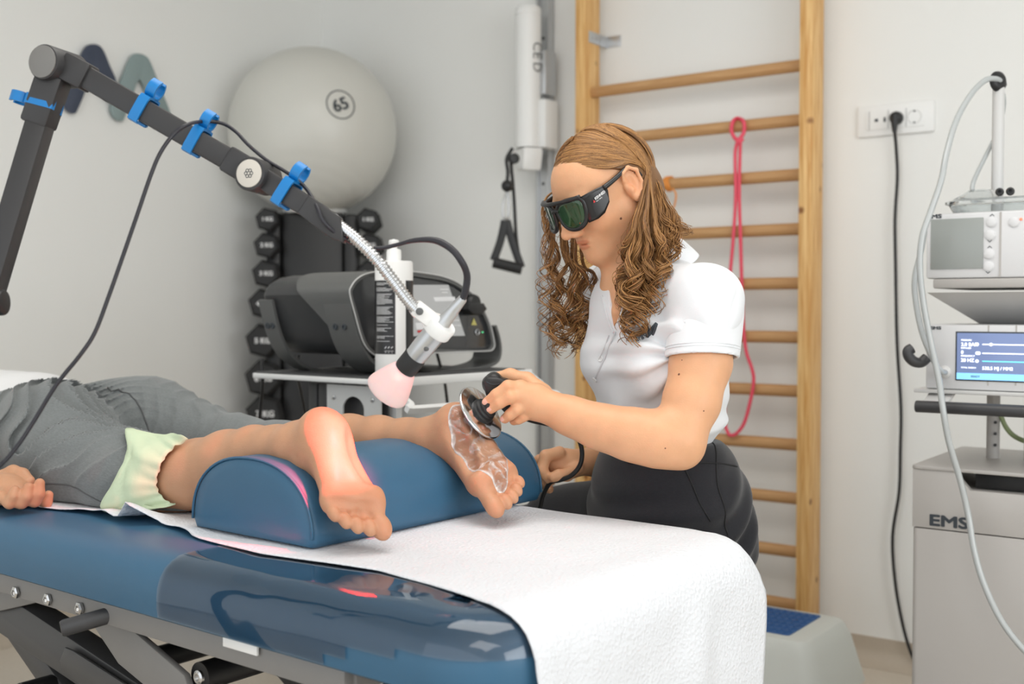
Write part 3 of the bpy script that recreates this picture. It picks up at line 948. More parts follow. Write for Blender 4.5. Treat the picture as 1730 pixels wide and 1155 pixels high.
ed = sorted([tobed(on(x, y, 'z', ZB + .004))[:2] for x, y in edge_px])
es, et = [e[0] for e in ed], [e[1] for e in ed]
NT, ZD = 60, 0.52
rows = []
prof = [(s, 0.004) for s in np.linspace(1.9, 0.10, 130)]
for ins, z in reversed(EDGE[3:11]): prof.append((ins - 0.005 * max(0, 1 - ins / 0.075), z + 0.006 * min(1, ins / .05) ))
prof += [(-0.006 - 0.012 * i / 26, -0.056 - 0.42 * i / 26) for i in range(1, 27)]
for i, (s, z) in enumerate(prof):
    t0 = float(np.interp(s, es, et)) if s > es[0] else et[0] - 0.004 * (0 if s > 0 else 0)
    hang = max(0.0, -z - 0.03)
    if s < es[0]: t0 = et[0] - .012 * min(1, (es[0] - s) / .08) + 0.03 * hang
    cr = max(0.0, 1 - max(s, 0.0) / 0.13)
    t1 = BW + 0.010 - 0.050 * cr ** 1.7 - 0.16 * hang
    row = []
    for k in range(NT + 1):
        w = k / NT
        t = t0 + (t1 - t0) * w
        zz = ZB + z + 0.0015 * noise.noise(Vector((s * 9, t * 9, 1.3)))
        # fold of loose paper beside the knee
        if s > 0.7:
            dd = (t - t0)
            fold = math.exp(-((s - tobed(on(262, 880, 'z', ZB))[0]) / 0.022) ** 2) * 0.030 + math.exp(-((s - tobed(on(205, 872, 'z', ZB))[0]) / 0.03) ** 2) * 0.010
            zz += fold * math.exp(-(dd / 0.05) ** 2) + 0.002 * abs(noise.noise(Vector((s * 26, t * 26, 0)))) + .004 * math.exp(-(dd / .02) ** 2) * (0.5 + .5 * math.sin(s * 46))
        e = (t - (t1 - 0.07)) / 0.07
        if e > 0: zz -= (0.028 + .012 * cr) * e * e * max(0.0, 1 - hang / 0.06)
        off = 0.0
        if hang > 0:
            off = -0.016 * hang * math.sin(w * 9.0 + 0.6) * min(1, hang * 8) - 0.028 * hang
            off += -0.012 * math.exp(-((w - 0.62) / 0.07) ** 2) * math.exp(-((hang - .10) / .07) ** 2)
            off += 0.004 * noise.noise(Vector((t * 14, zz * 14, 4.0)))
        row.append(bed(s - abs(off) - 0.0, t, zz))
    rows.append(row)
g = G()
vs = [p for r in rows for p in r]; W1 = NT + 1
fs = [(i * W1 + k, i * W1 + k + 1, (i + 1) * W1 + k + 1, (i + 1) * W1 + k) for i in range(len(rows) - 1) for k in range(NT)]
g.add(vs, fs)
paper = g.build('couch_paper', M_paper, None, 180)
sol = paper.modifiers.new('thickness', 'SOLIDIFY'); sol.thickness = 0.0012; sol.offset = 1
tag(paper, 'white embossed couch paper spread on the table and hanging over its foot end', 'paper sheet')

# ------------------------------------------------------------------ half-round bolster under the ankles
bs0, bs1, bt0, bt1, bh = 0.452, 0.732, 0.152, 0.690, 0.118
bol = thing('bolster', 'half-round bolster in petrol blue vinyl under the ankles', 'bolster', bed((bs0 + bs1) / 2, (bt0 + bt1) / 2, ZB + .006))
def bol_prof(k):
    pts = []
    c, hw = (bs0 + bs1) / 2, (bs1 - bs0) / 2
    for i in range(33):
        a = PI * i / 32
        ex = 2.25
        cx, sn = math.cos(a), math.sin(a)
        x = math.copysign(abs(cx) ** (2 / ex), cx) * hw; z = abs(sn) ** (2 / ex) * (bh - 0.012) + 0.012
        pts.append((c + x * k, 0.008 + z * k + (1 - k) * 0.05))
    for i in range(1, 7):                       # rounded lower edges
        pass
    pts = [(c + hw * k * 0.955, 0.0075 + (1 - k) * .05)] + pts + [(c - hw * k * 0.955, 0.0075 + (1 - k) * .05)]
    return pts
ringsB = []
for k, t in ((0.0, bt0 - .004), (0.4, bt0 - .004), (0.75, bt0 - .0025), (0.93, bt0), (0.985, bt0 + .004), (1.0, bt0 + .012)):
    ringsB.append([bed(s, t, ZB + z) for s, z in bol_prof(max(k, .02))])
nB = 16
for i in range(1, nB): 
    t = bt0 + .012 + (bt1 - bt0 - .024) * i / nB
    ringsB.append([bed(s, t, ZB + z) for s, z in bol_prof(1.0)])
for k, t in ((1.0, bt1 - .012), (0.985, bt1 - .004), (0.93, bt1), (0.75, bt1 + .0025), (0.4, bt1 + .004), (0.02, bt1 + .004)):
    ringsB.append([bed(s, t, ZB + z) for s, z in bol_prof(k)])
g = G(); loft(g, ringsB); g.build('vinyl_cover', M_vinyl, bol, 180)
for t in (bt0 + .001, bt1 - .001):
    g = G(); g.tube([bed(s, t, ZB + z) for s, z in bol_prof(0.982)[1:-1]], 0.0022, 6); g.build('piping', M_vinyl, bol, 180)
# ================================================================== shock-wave cart at the right
M_cart = mat('cart_grey_paint', rgb(178, 174, 170), 0.42, var=0.02, scale=8)
M_cartl = mat('cart_light_paint', rgb(208, 207, 205), 0.4)
M_dev = mat('device_white', rgb(216, 216, 217), 0.4)
M_lcd = mat('lcd_grey', rgb(150, 154, 151), 0.25)
M_clear = mat('clear_plastic', rgb(238, 242, 243), 0.06, trans=0.96, ior=1.3)
M_hose = mat('translucent_hose', rgb(178, 182, 182), 0.22, coat=0.4)
M_scr = mat('cart_screen', rgb(90, 104, 140), 0.2, emit=rgb(112, 126, 160), estr=0.9)
M_scrb = mat('cart_screen_bar', rgb(120, 180, 225), 0.2, emit=rgb(130, 190, 230), estr=1.0)
M_scrw = mat('screen_white', rgb(240, 242, 250), 0.3, emit=rgb(240, 242, 250), estr=1.0)
M_scrc = mat('screen_cyan', rgb(110, 215, 225), 0.3, emit=rgb(110, 215, 225), estr=0.9)
CXL, CYF, CYB, CXR = -0.715, 2.44, 2.84, -0.27
czt = on(1545, 785, 'y', CYF).z; czl = on(1545, 889, 'y', CYF).z
cart = thing('equipment_cart', 'grey equipment cart with EMS print, cabinet below two shelves', 'cart', ((CXL + CXR) / 2, (CYF + CYB) / 2, 0))
cm = (CXL + CXR) / 2; cw = CXR - CXL; cdp = CYB - CYF; cmy = (CYF + CYB) / 2
def rprism(name, w, h, r, cx, cy, z0, z1, m, par, bev=.002):
    g = G(); g.prism(rrect(w, h, r), (cx, cy, 0), (1, 0, 0), (0, 1, 0), (0, 0, 1), z0, z1, bev); return g.build(name, m, par)
rprism('cabinet_door', cw, cdp, .012, cm, cmy, 0.10, czl - .0025, M_cart, cart)
g = G(); ztop = czt - .008
g.prism([(-cw / 2, czl), (cw / 2, czl), (cw / 2, ztop - .036), (-cw / 2 + .115, ztop - .036 + .0), (-cw / 2 + .085, ztop), (-cw / 2, ztop)], (cm, CYF, 0), (1, 0, 0), (0, 0, 1), (0, 1, 0), 0, .02, .001)
g.box((cm, cmy + .01, (czl + ztop - .036) / 2), (cw, cdp - .02, ztop - .036 - czl), .002)
g.box((CXL + .012, cmy + .01, (czl + ztop) / 2), (.024, cdp - .02, ztop - czl), .002)
g.build('cabinet_collar', M_cart, cart)
g = G(); g.box((cm + .05, CYF + .06, ztop - .018), (cw - .14, .07, .03), .002); g.build('cabinet_slot', M_black, cart)
rprism('cabinet_top', cw + .006, cdp + .006, .014, cm, cmy, czt - .008, czt, M_cart, cart)
g = G(); g.box((cm, cmy, .085), (cw - .02, cdp - .02, .03), .004); g.build('plinth', M_dark, cart)
for sx_ in (-1, 1):
    for sy_ in (-1, 1):
        c = Vector((cm + sx_ * (cw / 2 - .05), cmy + sy_ * (cdp / 2 - .05), .035))
        g = G(); g.cyl(c - Vector((.014, 0, 0)), c + Vector((.014, 0, 0)), .035, 20, .004); g.build('castor', M_rubber, cart)
lx = Vector((1, 0, 0)); lz = Vector((0, 0, 1))
def onf(px, py, y=CYF): return on(px, py, 'y', y)
p = onf(1569, 886); lettering('brand_print', 'EMS', 0.032, Vector((p.x, CYF - .0006, p.z)), lx, lz, M_print, cart, .0004, 0, stretch=1.45, fat=.0016)
zh = onf(1547, 686, CYF - .03).z
xh = onf(1547, 686, CYF - .03).x
g = G(); g.cyl((xh, CYF - .03, zh), (CXR + .05, CYF - .03, zh), .0125, 20, .002); g.build('push_bar', M_dark, cart)
zs2 = onf(1560, 656).z
g = G(); g.box((cm + .01, cmy - .02, zs2 - .005), (cw + .02, cdp - .04, .008), .002); g.build('lower_shelf', M_cartl, cart)
for x in (onf(1585, 660).x, CXR - .04):
    g = G(); g.bar((x, CYF - .03, zh + .003), (x, CYF + .04, zs2 - .008), .05, .01, .002); g.build('bar_bracket', M_cartl, cart)
ypost = 2.66
zsh = onf(1600, 482).z
for px in (1678, 1742):
    x = on(px, 720, 'y', ypost).x
    g = G(); g.cyl((x, ypost, czt), (x, ypost, zsh - .02), .014, 20); g.build('column', M_cart, cart)
    for k in range(3):
        g = G(); g.cyl((x + .008, ypost - .013, czt + .03 + .025 * k), (x + .008, ypost - .0165, czt + .03 + .025 * k), .0035, 8); g.build('screw', M_dark, cart)
# upper shelf with its tapered bracket
x0u = onf(1565, 480).x
g = G(); g.box(((x0u + CXR) / 2 + .01, cmy - .03, zsh + .004), (CXR - x0u, cdp - .08, .020), .004); g.build('upper_shelf', M_cart, cart)
za = onf(1565, 494).z; ub = on(1655, 547, 'y', 2.62)
g = G()
g.add([(x0u, CYF + .005, za), (CXR + .02, CYF + .005, za), (CXR - .02, 2.62, ub.z), (ub.x, 2.62, ub.z), (x0u, CYB - .08, za), (CXR + .02, CYB - .08, za), (CXR - .02, 2.68, ub.z), (ub.x, 2.68, ub.z)],
      [(0, 1, 2, 3), (4, 7, 6, 5), (0, 4, 5, 1), (3, 2, 6, 7), (0, 3, 7, 4), (1, 5, 6, 2)])
g.build('shelf_bracket', M_cartl, cart, 0)
# hook at the side
g = G(); hk = [at(1566, 604, 2.36), at(1556, 612, 2.36), at(1545, 611, 2.36), at(1536, 603, 2.36), at(1534, 593, 2.36), at(1541, 588, 2.36)]
g.tube(spline(hk, 5), [.011] * 26, 10); g.build('hose_hook', M_dark, cart)
# hose mast
ym = 2.62
mx_ = on(1686, 240, 'y', ym); 
g = G(); z0m, z1m = zsh, on(1687, 146, 'y', ym).z
g.cyl((mx_.x, ym, z0m), (mx_.x, ym, z1m), .0125, 20); g.build('mast', M_cartl, cart)
g = G(); rc_ = on(1688, 137, 'y', ym - .01)
cdv = camdir(.35, 0, 1); ux = camdir(1, 0, -.35); 
g.tube([rc_ + ux * .0135 * math.cos(t) + lz * .0135 * math.sin(t) for t in [2 * PI * k / 24 for k in range(24)]], .0045, 8, closed=True, flat=2.2)
g.build('mast_ring', M_black, cart)
# upper device
def device(name, label, pxl, pyt, pyb, dep, yf=CYF):
    a, b = onf(pxl, pyt, yf), onf(pxl, pyb, yf)
    return thing(name, label, 'medical device', ((a.x + CXR) / 2, yf + dep / 2, b.z)), a.x, b.z, a.z
du, xu, zu0, zu1 = device('therapy_unit', 'older EMS unit with grey display on the upper cart shelf', 1562, 361, 474, .25)
zu0 = zsh + .0145
yu = CYF + .012
g = G(); g.box(((xu + CXR) / 2, yu + .125, (zu0 + zu1) / 2), (CXR - xu, .25, zu1 - zu0), .006); g.build('housing', M_dev, du)
def quad_plate(name, px0, py0, px1, py1, y, th, m, par, bev=.001):
    a, b = onf(px0, py0, y), onf(px1, py1, y)
    zt2 = onf(px0, py0, y).z; zb2 = onf(px0, py1, y).z
    g = G(); g.box(((a.x + b.x) / 2, y - th / 2, (zt2 + zb2) / 2), (b.x - a.x, th, zt2 - zb2), bev); return g.build(name, m, par)
quad_plate('display', 1573, 371, 1661, 455, yu, .0025, M_lcd, du)
quad_plate('panel_gap', 1689, 358, 1691, 468, yu, .0012, M_cart, du, 0)
def onr(px, py, y): return on(px, py, 'y', y)
for px, py in ((1675, 375), (1673, 397), (1671, 429), (1670, 450), (1713, 375)):
    c = onr(px, py, yu)
    g = G(); g.lathe([(.0112, 0), (.0112, .001), (.0095, .0012), (.0092, .003), (.007, .004), (0, .0042)], c, (0, -1, 0), 24); g.build('button', M_dev, du)
for px, py, up in ((1676, 363, 1), (1672, 407, -1), (1672, 417, 1), (1669, 460, -1)):
    c = onr(px, py, yu - .0008)
    g = G(); g.tube([c + Vector((-.004, 0, -.002 * up)), c + Vector((0, 0, .002 * up)), c + Vector((.004, 0, -.002 * up))], .0006, 6); g.build('button_arrow', M_print, du)
p = onr(1566, 369, yu - .0006); lettering('brand_print', 'EMS', 0.0115, p, lx, lz, M_print, du, .0004, 0, stretch=1.5, fat=.0006)
p = onr(1725, 370, yu - .0006); g = G(); g.ball(p, .003, 10); g.build('indicator_light', mat('orange_led', rgb(235, 140, 110), .4, emit=rgb(235, 120, 90), estr=.6), du)
# clear tub on top
tub = thing('plastic_tub', 'clear plastic tub standing on the upper therapy unit', 'tub', ((xu + CXR) / 2, yu + .11, zu1))
zt0 = zu1
xa_ = onf(1592, 345, yu + .03).x
tw = CXR - xa_; tcx = (CXR + xa_) / 2; tcy = yu + .125
g = G()
outer = [rr3(tw - .03, .16, .02, tcx, tcy, zt0 + .001), rr3(tw - .012, .178, .022, tcx, tcy, zt0 + .020), rr3(tw, .19, .024, tcx, tcy, zt0 + .021), rr3(tw, .19, .024, tcx, tcy, zt0 + .026), rr3(tw - .01, .18, .022, tcx, tcy, zt0 + .028), rr3(tw - .03, .16, .02, tcx, tcy, zt0 + .032)]
inner = [rr3(tw - .036, .154, .018, tcx, tcy, zt0 + .029), rr3(tw - .018, .172, .02, tcx, tcy, zt0 + .018), rr3(tw - .038, .152, .018, tcx, tcy, zt0 + .004)]
loft(g, outer + inner); g.build('tub_shell', M_clear, tub, 40)
g = G(); dm = onf(1650, 340, yu + .1); g.lathe([(.062, 0), (.055, .006), (.03, .022), (.024, .026), (0, .026)], (dm.x, tcy, zt0 + .030), (0, 0, 1), 32); g.build('dome_lid', M_clear, tub, 60)
for px in (1689, 1707):
    c = onr(px, 324, yu + .03)
    g = G(); g.lathe([(.006, 0), (.0085, .003), (.0085, .009), (.006, .016), (.0035, .016), (.0035, .008), (0, .008)], Vector((c.x, c.y, zt0 + .040)), (.2, -1, 0), 14); g.build('rubber_nozzle', M_black, tub)
# lower device with colour screen
dl, xl_, zl0, zl1 = device('shock_wave_unit', 'newer EMS unit with lit blue touch screen on the lower cart shelf', 1563, 548, 652, .27)
zl0 = zs2
yl = CYF + .006
g = G(); g.box(((xl_ + CXR) / 2, yl + .135, (zl0 + zl1) / 2), (CXR - xl_, .27, zl1 - zl0), .005); g.build('housing', M_dev, dl)
for px in (1669, 1716):
    quad_plate('panel_gap', px, 549, px + 1.2, 651, yl, .0008, M_cart, dl, 0)
pl0 = onf(1617, 561, yl); 
sxa, sxb = onf(1617, 600, yl).x, onf(1765, 600, yl).x; sza, szb = onf(1617, 562, yl).z, onf(1617, 640, yl).z
g = G(); g.box(((sxa + sxb) / 2, yl - .0005, (sza + szb) / 2), (sxb - sxa + .006, .003, sza - szb + .006), .001); g.build('screen_bezel', M_print, dl)
g = G(); g.box(((sxa + sxb) / 2, yl - .0016, (sza + szb) / 2), (sxb - sxa, .002, sza - szb), .0005); scr = g.build('screen', M_scr, dl)
hbar = (sza - szb) * .14
g = G(); g.box(((sxa + sxb) / 2, yl - .0022, szb + hbar / 2), (sxb - sxa, .0016, hbar)); g.build('screen_footer', M_scrb, scr)
def scr_pt(fx, fz): return Vector((sxa + (sxb - sxa) * fx, yl - .003, szb + (sza - szb) * fz))
for t, fx, fz, sz in (('PRESSURE', .05, .83, .0048), ('2.0 BAR', .05, .72, .0098), ('IMPULSES', .05, .66, .0048), ('0', .05, .55, .0098), ('FREQUENCY', .05, .49, .0048), ('20 HZ', .05, .38, .0098), ('TOTAL ENERGY', .05, .24, .0042), ('538.5 MJ / MM2', .30, .22, .0092), ('READY', .17, .05, .0055)):
    lettering('screen_text', t, sz, scr_pt(fx, fz), lx, lz, M_scrw if t != 'READY' else M_print, scr, .0001, 0, fat=sz * .03)
for fz, m, kx in ((.76, M_scrw, .40), (.57, M_scrw, .26), (.40, M_scrc, None)):
    g = G(); g.bar(scr_pt(.30, fz), scr_pt(.97, fz), .0008, .0022); g.build('screen_slider', m, scr)
    g = G(); g.cyl(scr_pt(.24, fz), scr_pt(.24, fz) + Vector((0, -.0006, 0)), .0034, 16); g.build('screen_icon', M_scrw, scr)
    if kx: 
        g = G(); g.cyl(scr_pt(kx, fz), scr_pt(kx, fz) + Vector((0, -.0008, 0)), .0034, 16); g.build('slider_knob', M_scrw, scr)
p = onr(1571, 556, yl - .0006); lettering('brand_print', 'EMS', 0.0088, p, lx, lz, M_print, dl, .0003, 0, stretch=1.5, fat=.00045)
pt = onr(1596, 628, yl)
g = G(); g.lathe([(.013, 0), (.013, .004), (.010, .006), (.008, .018), (.006, .020), (0, .020)], pt, (0, -1, 0), 20); g.build('hose_port', M_cartl, dl)
# hoses
h1 = [(1690, 136, 2.465), (1680, 133, 2.45), (1664, 136, 2.43), (1640, 160, 2.40), (1615, 205, 2.37), (1599, 260, 2.34), (1590, 305, 2.33), (1572, 358, 2.325), (1558, 400, 2.32), (1554, 450, 2.32), (1560, 510, 2.32), (1572, 575, 2.31), (1586, 640, 2.29), (1593, 690, 2.27), (1603, 745, 2.27), (1622, 810, 2.27), (1636, 870, 2.265), (1646, 930, 2.25), (1662, 985, 2.23), (1690, 1045, 2.20), (1725, 1092, 2.17), (1775, 1140, 2.13)]
hs = thing('hose', 'long pale hose hanging from the mast ring in front of the cart', 'hose', at(*h1[-1]))
g = G(); g.tube(spline([at(*q) for q in h1], 6), .0062, 10); g.build('hose_tube', M_hose, hs, 180)
h2 = [(1597, 629, 2.345), (1588, 625, 2.325), (1572, 598, 2.33), (1556, 555, 2.34), (1546, 500, 2.35), (1546, 465, 2.35), (1556, 425, 2.35), (1562, 390, 2.345)]
hs2 = thing('hose', 'short pale hose plugged into the port of the lower unit', 'hose', at(*h2[0]))
g = G(); g.tube(spline([at(*q) for q in h2], 6), .0058, 10); g.build('hose_tube', M_hose, hs2, 180)
h3 = [(1690, 138, 2.47), (1696, 175, 2.51), (1686, 220, 2.51), (1668, 258, 2.49), (1645, 306, 2.46), (1643, 330, 2.45)]
hs3 = thing('hose', 'thin clear hose running behind the mast into the tub', 'hose', at(*h3[-1]))
g = G(); g.tube(spline([at(*q) for q in h3], 6), .0048, 8); g.build('hose_tube', M_hose, hs3, 180)
M_ghose = mat('green_hose', rgb(150, 165, 120), 0.4)
h4 = [(1690, 700, 2.5), (1700, 722, 2.5), (1716, 738, 2.5), (1745, 750, 2.5)]
hs4 = thing('hose', 'pale green air hose between the cart columns', 'hose', at(*h4[-1]))
g = G(); g.tube(spline([at(*q) for q in h4], 6), .0055, 8); g.build('hose_tube', M_ghose, hs4, 180)

# ================================================================== laser device on its trolley
TA = math.radians(-3)
e1 = Vector((-math.sin(TA), math.cos(TA), 0)); e2 = Vector((-math.cos(TA), -math.sin(TA), 0)); ez = Vector((0, 0, 1))
K = at(648, 639, 2.50); ZT = K.z
K = Vector((K.x, K.y, 0))
L1, L2 = 0.525, 0.46
def tl(a, b, z=0.0): return K + e1 * a + e2 * b + ez * z
M_tray = mat('tray_mat_grey', rgb(70, 71, 72), 0.6, bump=.08, bscale=1500)
trol = thing('device_trolley', 'white metal trolley with grey mat and push handle behind the table', 'trolley', tl(L1 / 2, L2 / 2, 0))
TMx = mat4(tl(L1 / 2, L2 / 2, 0), e1, e2, ez)
TMx = mat4(tl(L1 / 2, L2 / 2, 0), -e2, e1, ez)       # right handed: x = towards the handle, y = away
g = G(TMx); g.prism(rrect(L2, L1, .012), (0, 0, ZT), (1, 0, 0), (0, 1, 0), (0, 0, 1), -.016, -.004, .002); g.build('tray', M_whitem, trol)
g = G(TMx); g.prism(rrect(L2 - .012, L1 - .012, .01), (0, 0, ZT), (1, 0, 0), (0, 1, 0), (0, 0, 1), -.004, 0, .001); g.build('tray_mat', M_tray, trol)
zl_ = ZT - .010
hp = [tl(.01, .005, zl_), tl(.01, -.02, zl_ - .014), tl(.012, -.07, zl_ - .045), tl(.03, -.085, zl_ - .055), tl(L1 - .03, -.085, zl_ - .055), tl(L1 - .012, -.07, zl_ - .045), tl(L1 - .01, -.02, zl_ - .014), tl(L1 - .01, .005, zl_)]
for i in range(len(hp) - 1):
    pass
g = G(); hs_ = spline(hp, 6)
def ribbon(g, pts, w, th, side):
    """flat band along pts, w along side(vector), th thick"""
    side = Vector(side).normalized(); n = len(pts); vs, fs = [], []
    for i in range(n):
        T = (pts[min(i + 1, n - 1)] - pts[max(i - 1, 0)]).normalized()
        nn = T.cross(side).normalized()
        for a, b in ((-1, -1), (1, -1), (1, 1), (-1, 1)):
            vs.append(pts[i] + side * (w / 2 * a) + nn * (th / 2 * b))
    for i in range(n - 1):
        for k in range(4):
            l = (k + 1) % 4
            fs.append((i * 4 + k, i * 4 + l, (i + 1) * 4 + l, (i + 1) * 4 + k))
    fs += [(0, 3, 2, 1), tuple((n - 1) * 4 + k for k in range(4))]
    g.add(vs, fs); return g
ribbon(g, hs_, .014, .012, (ez * 1 + e2 * -.6)); g.build('push_handle', M_whitem, trol)
g = G(); g.bar(tl(0, -.003, ZT - .011), tl(L1, -.003, ZT - .011), .008, .020, .002); g.build('tray_lip', M_whitem, trol)
# column below the tray: slotted white sheets and two dark posts
for a, b in ((.07, .30), (.07, .265)):
    g = G(); g.box((0, 0, 0), (.024, .03, ZT - .12), .003, M=mat4(tl(a, b, (ZT - .12) / 2 + .095), e1, -e2, ez)); g.build('post', M_dark, trol)
def slot_sheet(b0, b1, a, name):
    w = b1 - b0; h = ZT - .125
    g = G(); n = 10
    # outer sheet with an oblong opening, as a ring of quads
    ow, oh = w, h; iw, ih = w * .42, h * .62
    outp, inp = [], []
    N_ = 48
    for k in range(N_):
        t = 2 * PI * k / N_
        c_, s_ = math.cos(t), math.sin(t)
        m_ = max(abs(c_), abs(s_))
        outp.append((c_ / m_ * ow / 2, s_ / m_ * oh / 2))
        inp.append((c_ * iw / 2, s_ * (iw / 2) + math.copysign(max(0, ih / 2 - iw / 2), s_) * min(1, abs(s_) * 3)))
    vs = []; fs = []
    for dz_ in (0, .004):
        for p_ in outp: vs.append(tl(a + dz_, b0 + w / 2 + p_[0], h / 2 + .1 + p_[1]))
        for p_ in inp: vs.append(tl(a + dz_, b0 + w / 2 + p_[0], h / 2 + .1 + p_[1] + h * .16))
    for k in range(N_):
        l = (k + 1) % N_
        fs += [(k, l, N_ + l, N_ + k), (2 * N_ + k, 3 * N_ + k, 3 * N_ + l, 2 * N_ + l), (k, 2 * N_ + k, 2 * N_ + l, l), (N_ + k, N_ + l, 3 * N_ + l, 3 * N_ + k)]
    g.add(vs, fs); g.build(name, M_whitem, trol)
slot_sheet(.06, .24, .05, 'slotted_sheet')
g = G(); g.box((0, 0, 0), (.004, .16, ZT - .14), .001, M=mat4(tl(.075, .14, (ZT - .14) / 2 + .1), e1, -e2, ez)); g.build('inner_sheet', M_dark, trol)
g = G(); g.bar(tl(.10, .10, .11), tl(.10, .10, ZT - .018), .10, .02, .002, up=e1); g.build('column', M_whitem, trol)
for b, z in ((.085, .055), (.215, .055), (.085, .12), (.215, .12)):
    c = tl(.05, b, ZT - z); g = G(); g.lathe([(.0055, 0), (.0055, .003), (.003, .0045), (0, .0045)], c, -e1, 12); g.build('screw', M_steel, trol)
g = G(TMx); g.prism(rrect(.42, .46, .04), (0, 0, 0), (1, 0, 0), (0, 1, 0), (0, 0, 1), .07, .1, .006); g.build('base', M_whitem, trol)
for a in (.08, L1 - .08):
    for b in (.06, L2 - .06):
        c = tl(a, b, .035); g = G(); g.cyl(c - e1 * .013, c + e1 * .013, .035, 20, .004); g.build('castor', M_rubber, trol)

# ---- the laser device: profile drawn on its front plane (facing the handle side), drawn out along e2
las = thing('laser_device', 'dark grey therapy laser console with touch screen on the trolley', 'laser device', tl(.25, .25, ZT))
INS = 0.10
Pf = tl(0, INS)
def fp(px, py):
    q = onp(px, py, Pf, e2); return ((q - K).dot(e1), q.z)
panel = [fp(*q) for q in ((585, 495), (588, 483), (596, 472), (610, 463), (633, 458), (665, 457), (700, 459), (738, 465), (762, 473), (780, 484), (797, 498), (808, 513), (818, 532), (826, 552), (831, 574), (832, 584), (829, 590), (822, 593), (790, 594), (740, 596), (690, 599), (655, 603), (638, 604), (622, 596), (611, 583), (603, 563), (594, 530))]
pc_c = Vector((sum(p[0] for p in panel) / len(panel), sum(p[1] for p in panel) / len(panel), 0))
def off(poly, k, dzk=None):
    return [(pc_c.x + (p[0] - pc_c.x) * k, pc_c.y + (p[1] - pc_c.y) * (dzk or k)) for p in poly]
M_body = mat('laser_body_dark', rgb(48, 49, 51), 0.4, bump=.05, bscale=1200)
M_hood = mat('laser_hood_grey', rgb(92, 93, 92), 0.45, bump=.06, bscale=1200)
M_glass = mat('black_glass_panel', rgb(52, 53, 55), 0.16, coat=0.3)
g = G(); g.prism(off(panel, .93, .93), Pf, e1, ez, e2, .02, .30, .01); body_shift = None
for i in range(len(g.v)): pass
# lift profile to absolute height (panel z is absolute already)
def pris(poly, d0, d1, m, name, par, bev=.003):
    g = G(); o = Vector((Pf.x, Pf.y, 0)); g.prism(poly, o, e1, ez, e2, d0, d1, bev); return g.build(name, m, par, 35)
pris(off(panel, .965, .955), .03, .305, M_body, 'body', las, .012)
pris(off(panel, .985, .98), -.002, .02, M_glass, 'front_panel', las, .002)
# hood: shell round the front, longer on top
def shell(poly, t, d0, d1f, m, name, zcut=None, bev=True):
    outer = off(poly, 1.0); cxy = pc_c
    vs, fs = [], []
    sm = spline([(p[0], p[1], 0) for p in poly], 3, closed=True)
    n = len(sm)
    for p in sm:
        v = Vector((p.x, p.y, 0)); dirv = (v - cxy).normalized()
        di = v - dirv * t
        d1 = d1f(p.x, p.y)
        for (q, d) in ((v, d0), (v, d1), (di, d1), (di, d0)):
            vs.append(Vector((Pf.x, Pf.y, 0)) + e1 * q.x + ez * q.y + e2 * d)
    for k in range(n):
        l = (k + 1) % n
        for a in range(4):
            b = (a + 1) % 4
            fs.append((k * 4 + a, k * 4 + b, l * 4 + b, l * 4 + a))
    g = G(); g.add(vs, fs); return g.build(name, m, las, 35)
zt_p, zb_p = max(p[1] for p in panel), min(p[1] for p in panel)
shell(panel, .012, -.008, lambda x, z: .085 + .12 * max(0, min(1, (z - zb_p) / (zt_p - zb_p) * 1.6 - .55)), M_hood, 'hood')
M_rim = mat('light_rim', rgb(200, 200, 198), .35)
g = G(); smr = spline([(p[0], p[1], 0) for p in off(panel, .992)], 3, closed=True)
g.tube([Vector((Pf.x, Pf.y, 0)) + e1 * p.x + ez * p.y - e2 * .009 for p in smr], .0017, 6, closed=True); g.build('panel_rim', M_rim, las, 180)
# U-shaped carrying straps, front and rear
def strap(pts, d0, d1, m, name, th=.006):
    P2 = [fp(*q) for q in pts]
    P3 = spline([(p[0], p[1], 0) for p in P2], 5)
    n = len(P3); vs, fs = [], []
    for i, p in enumerate(P3):
        T = (P3[min(i + 1, n - 1)] - P3[max(0, i - 1)]).normalized(); N_ = Vector((-T.y, T.x, 0))
        for s_, d in ((-1, d0), (1, d0), (1, d1), (-1, d1)):
            q = p + N_ * (th / 2 * s_)
            vs.append(Vector((Pf.x, Pf.y, 0)) + e1 * q.x + ez * max(q.y, ZT + .0005) + e2 * d)
    for i in range(n - 1):
        for a in range(4):
            b = (a + 1) % 4
            fs.append((i * 4 + a, i * 4 + b, (i + 1) * 4 + b, (i + 1) * 4 + a))
    fs += [(0, 1, 2, 3), tuple((n - 1) * 4 + k for k in range(4))]
    g = G(); g.add(vs, fs); return g.build(name, m, las, 35)
U = [(590, 505), (597, 540), (607, 575), (622, 604), (645, 624), (672, 632), (720, 631), (780, 625), (815, 620), (836, 612), (843, 598), (842, 575), (835, 550)]
strap(U, -.006, .085, M_hood, 'front_strap', .008)
strap(U, .265, .315, M_hood, 'rear_strap', .008)
for d in (.03, .06, .282, .300):
    q = fp(598, 552); c = Vector((Pf.x, Pf.y, 0)) + e1 * (q[0] - .001) + ez * (q[1]) + e2 * d
    g = G(); g.lathe([(.0075, 0), (.0075, .0025), (.004, .003), (.004, .001), (0, .001)], c, -e1, 16); g.build('screw', M_print, las)
M_lscr = mat('laser_screen', rgb(150, 150, 150), 0.25, emit=rgb(150, 151, 150), estr=0.55)
M_lscr2 = mat('laser_screen_tile', rgb(186, 186, 186), 0.25, emit=rgb(186, 186, 186), estr=0.55)
def fpl(px, py, d=-.004):
    q = fp(px, py); return Vector((Pf.x, Pf.y, 0)) + e1 * q[0] + ez * q[1] + e2 * d
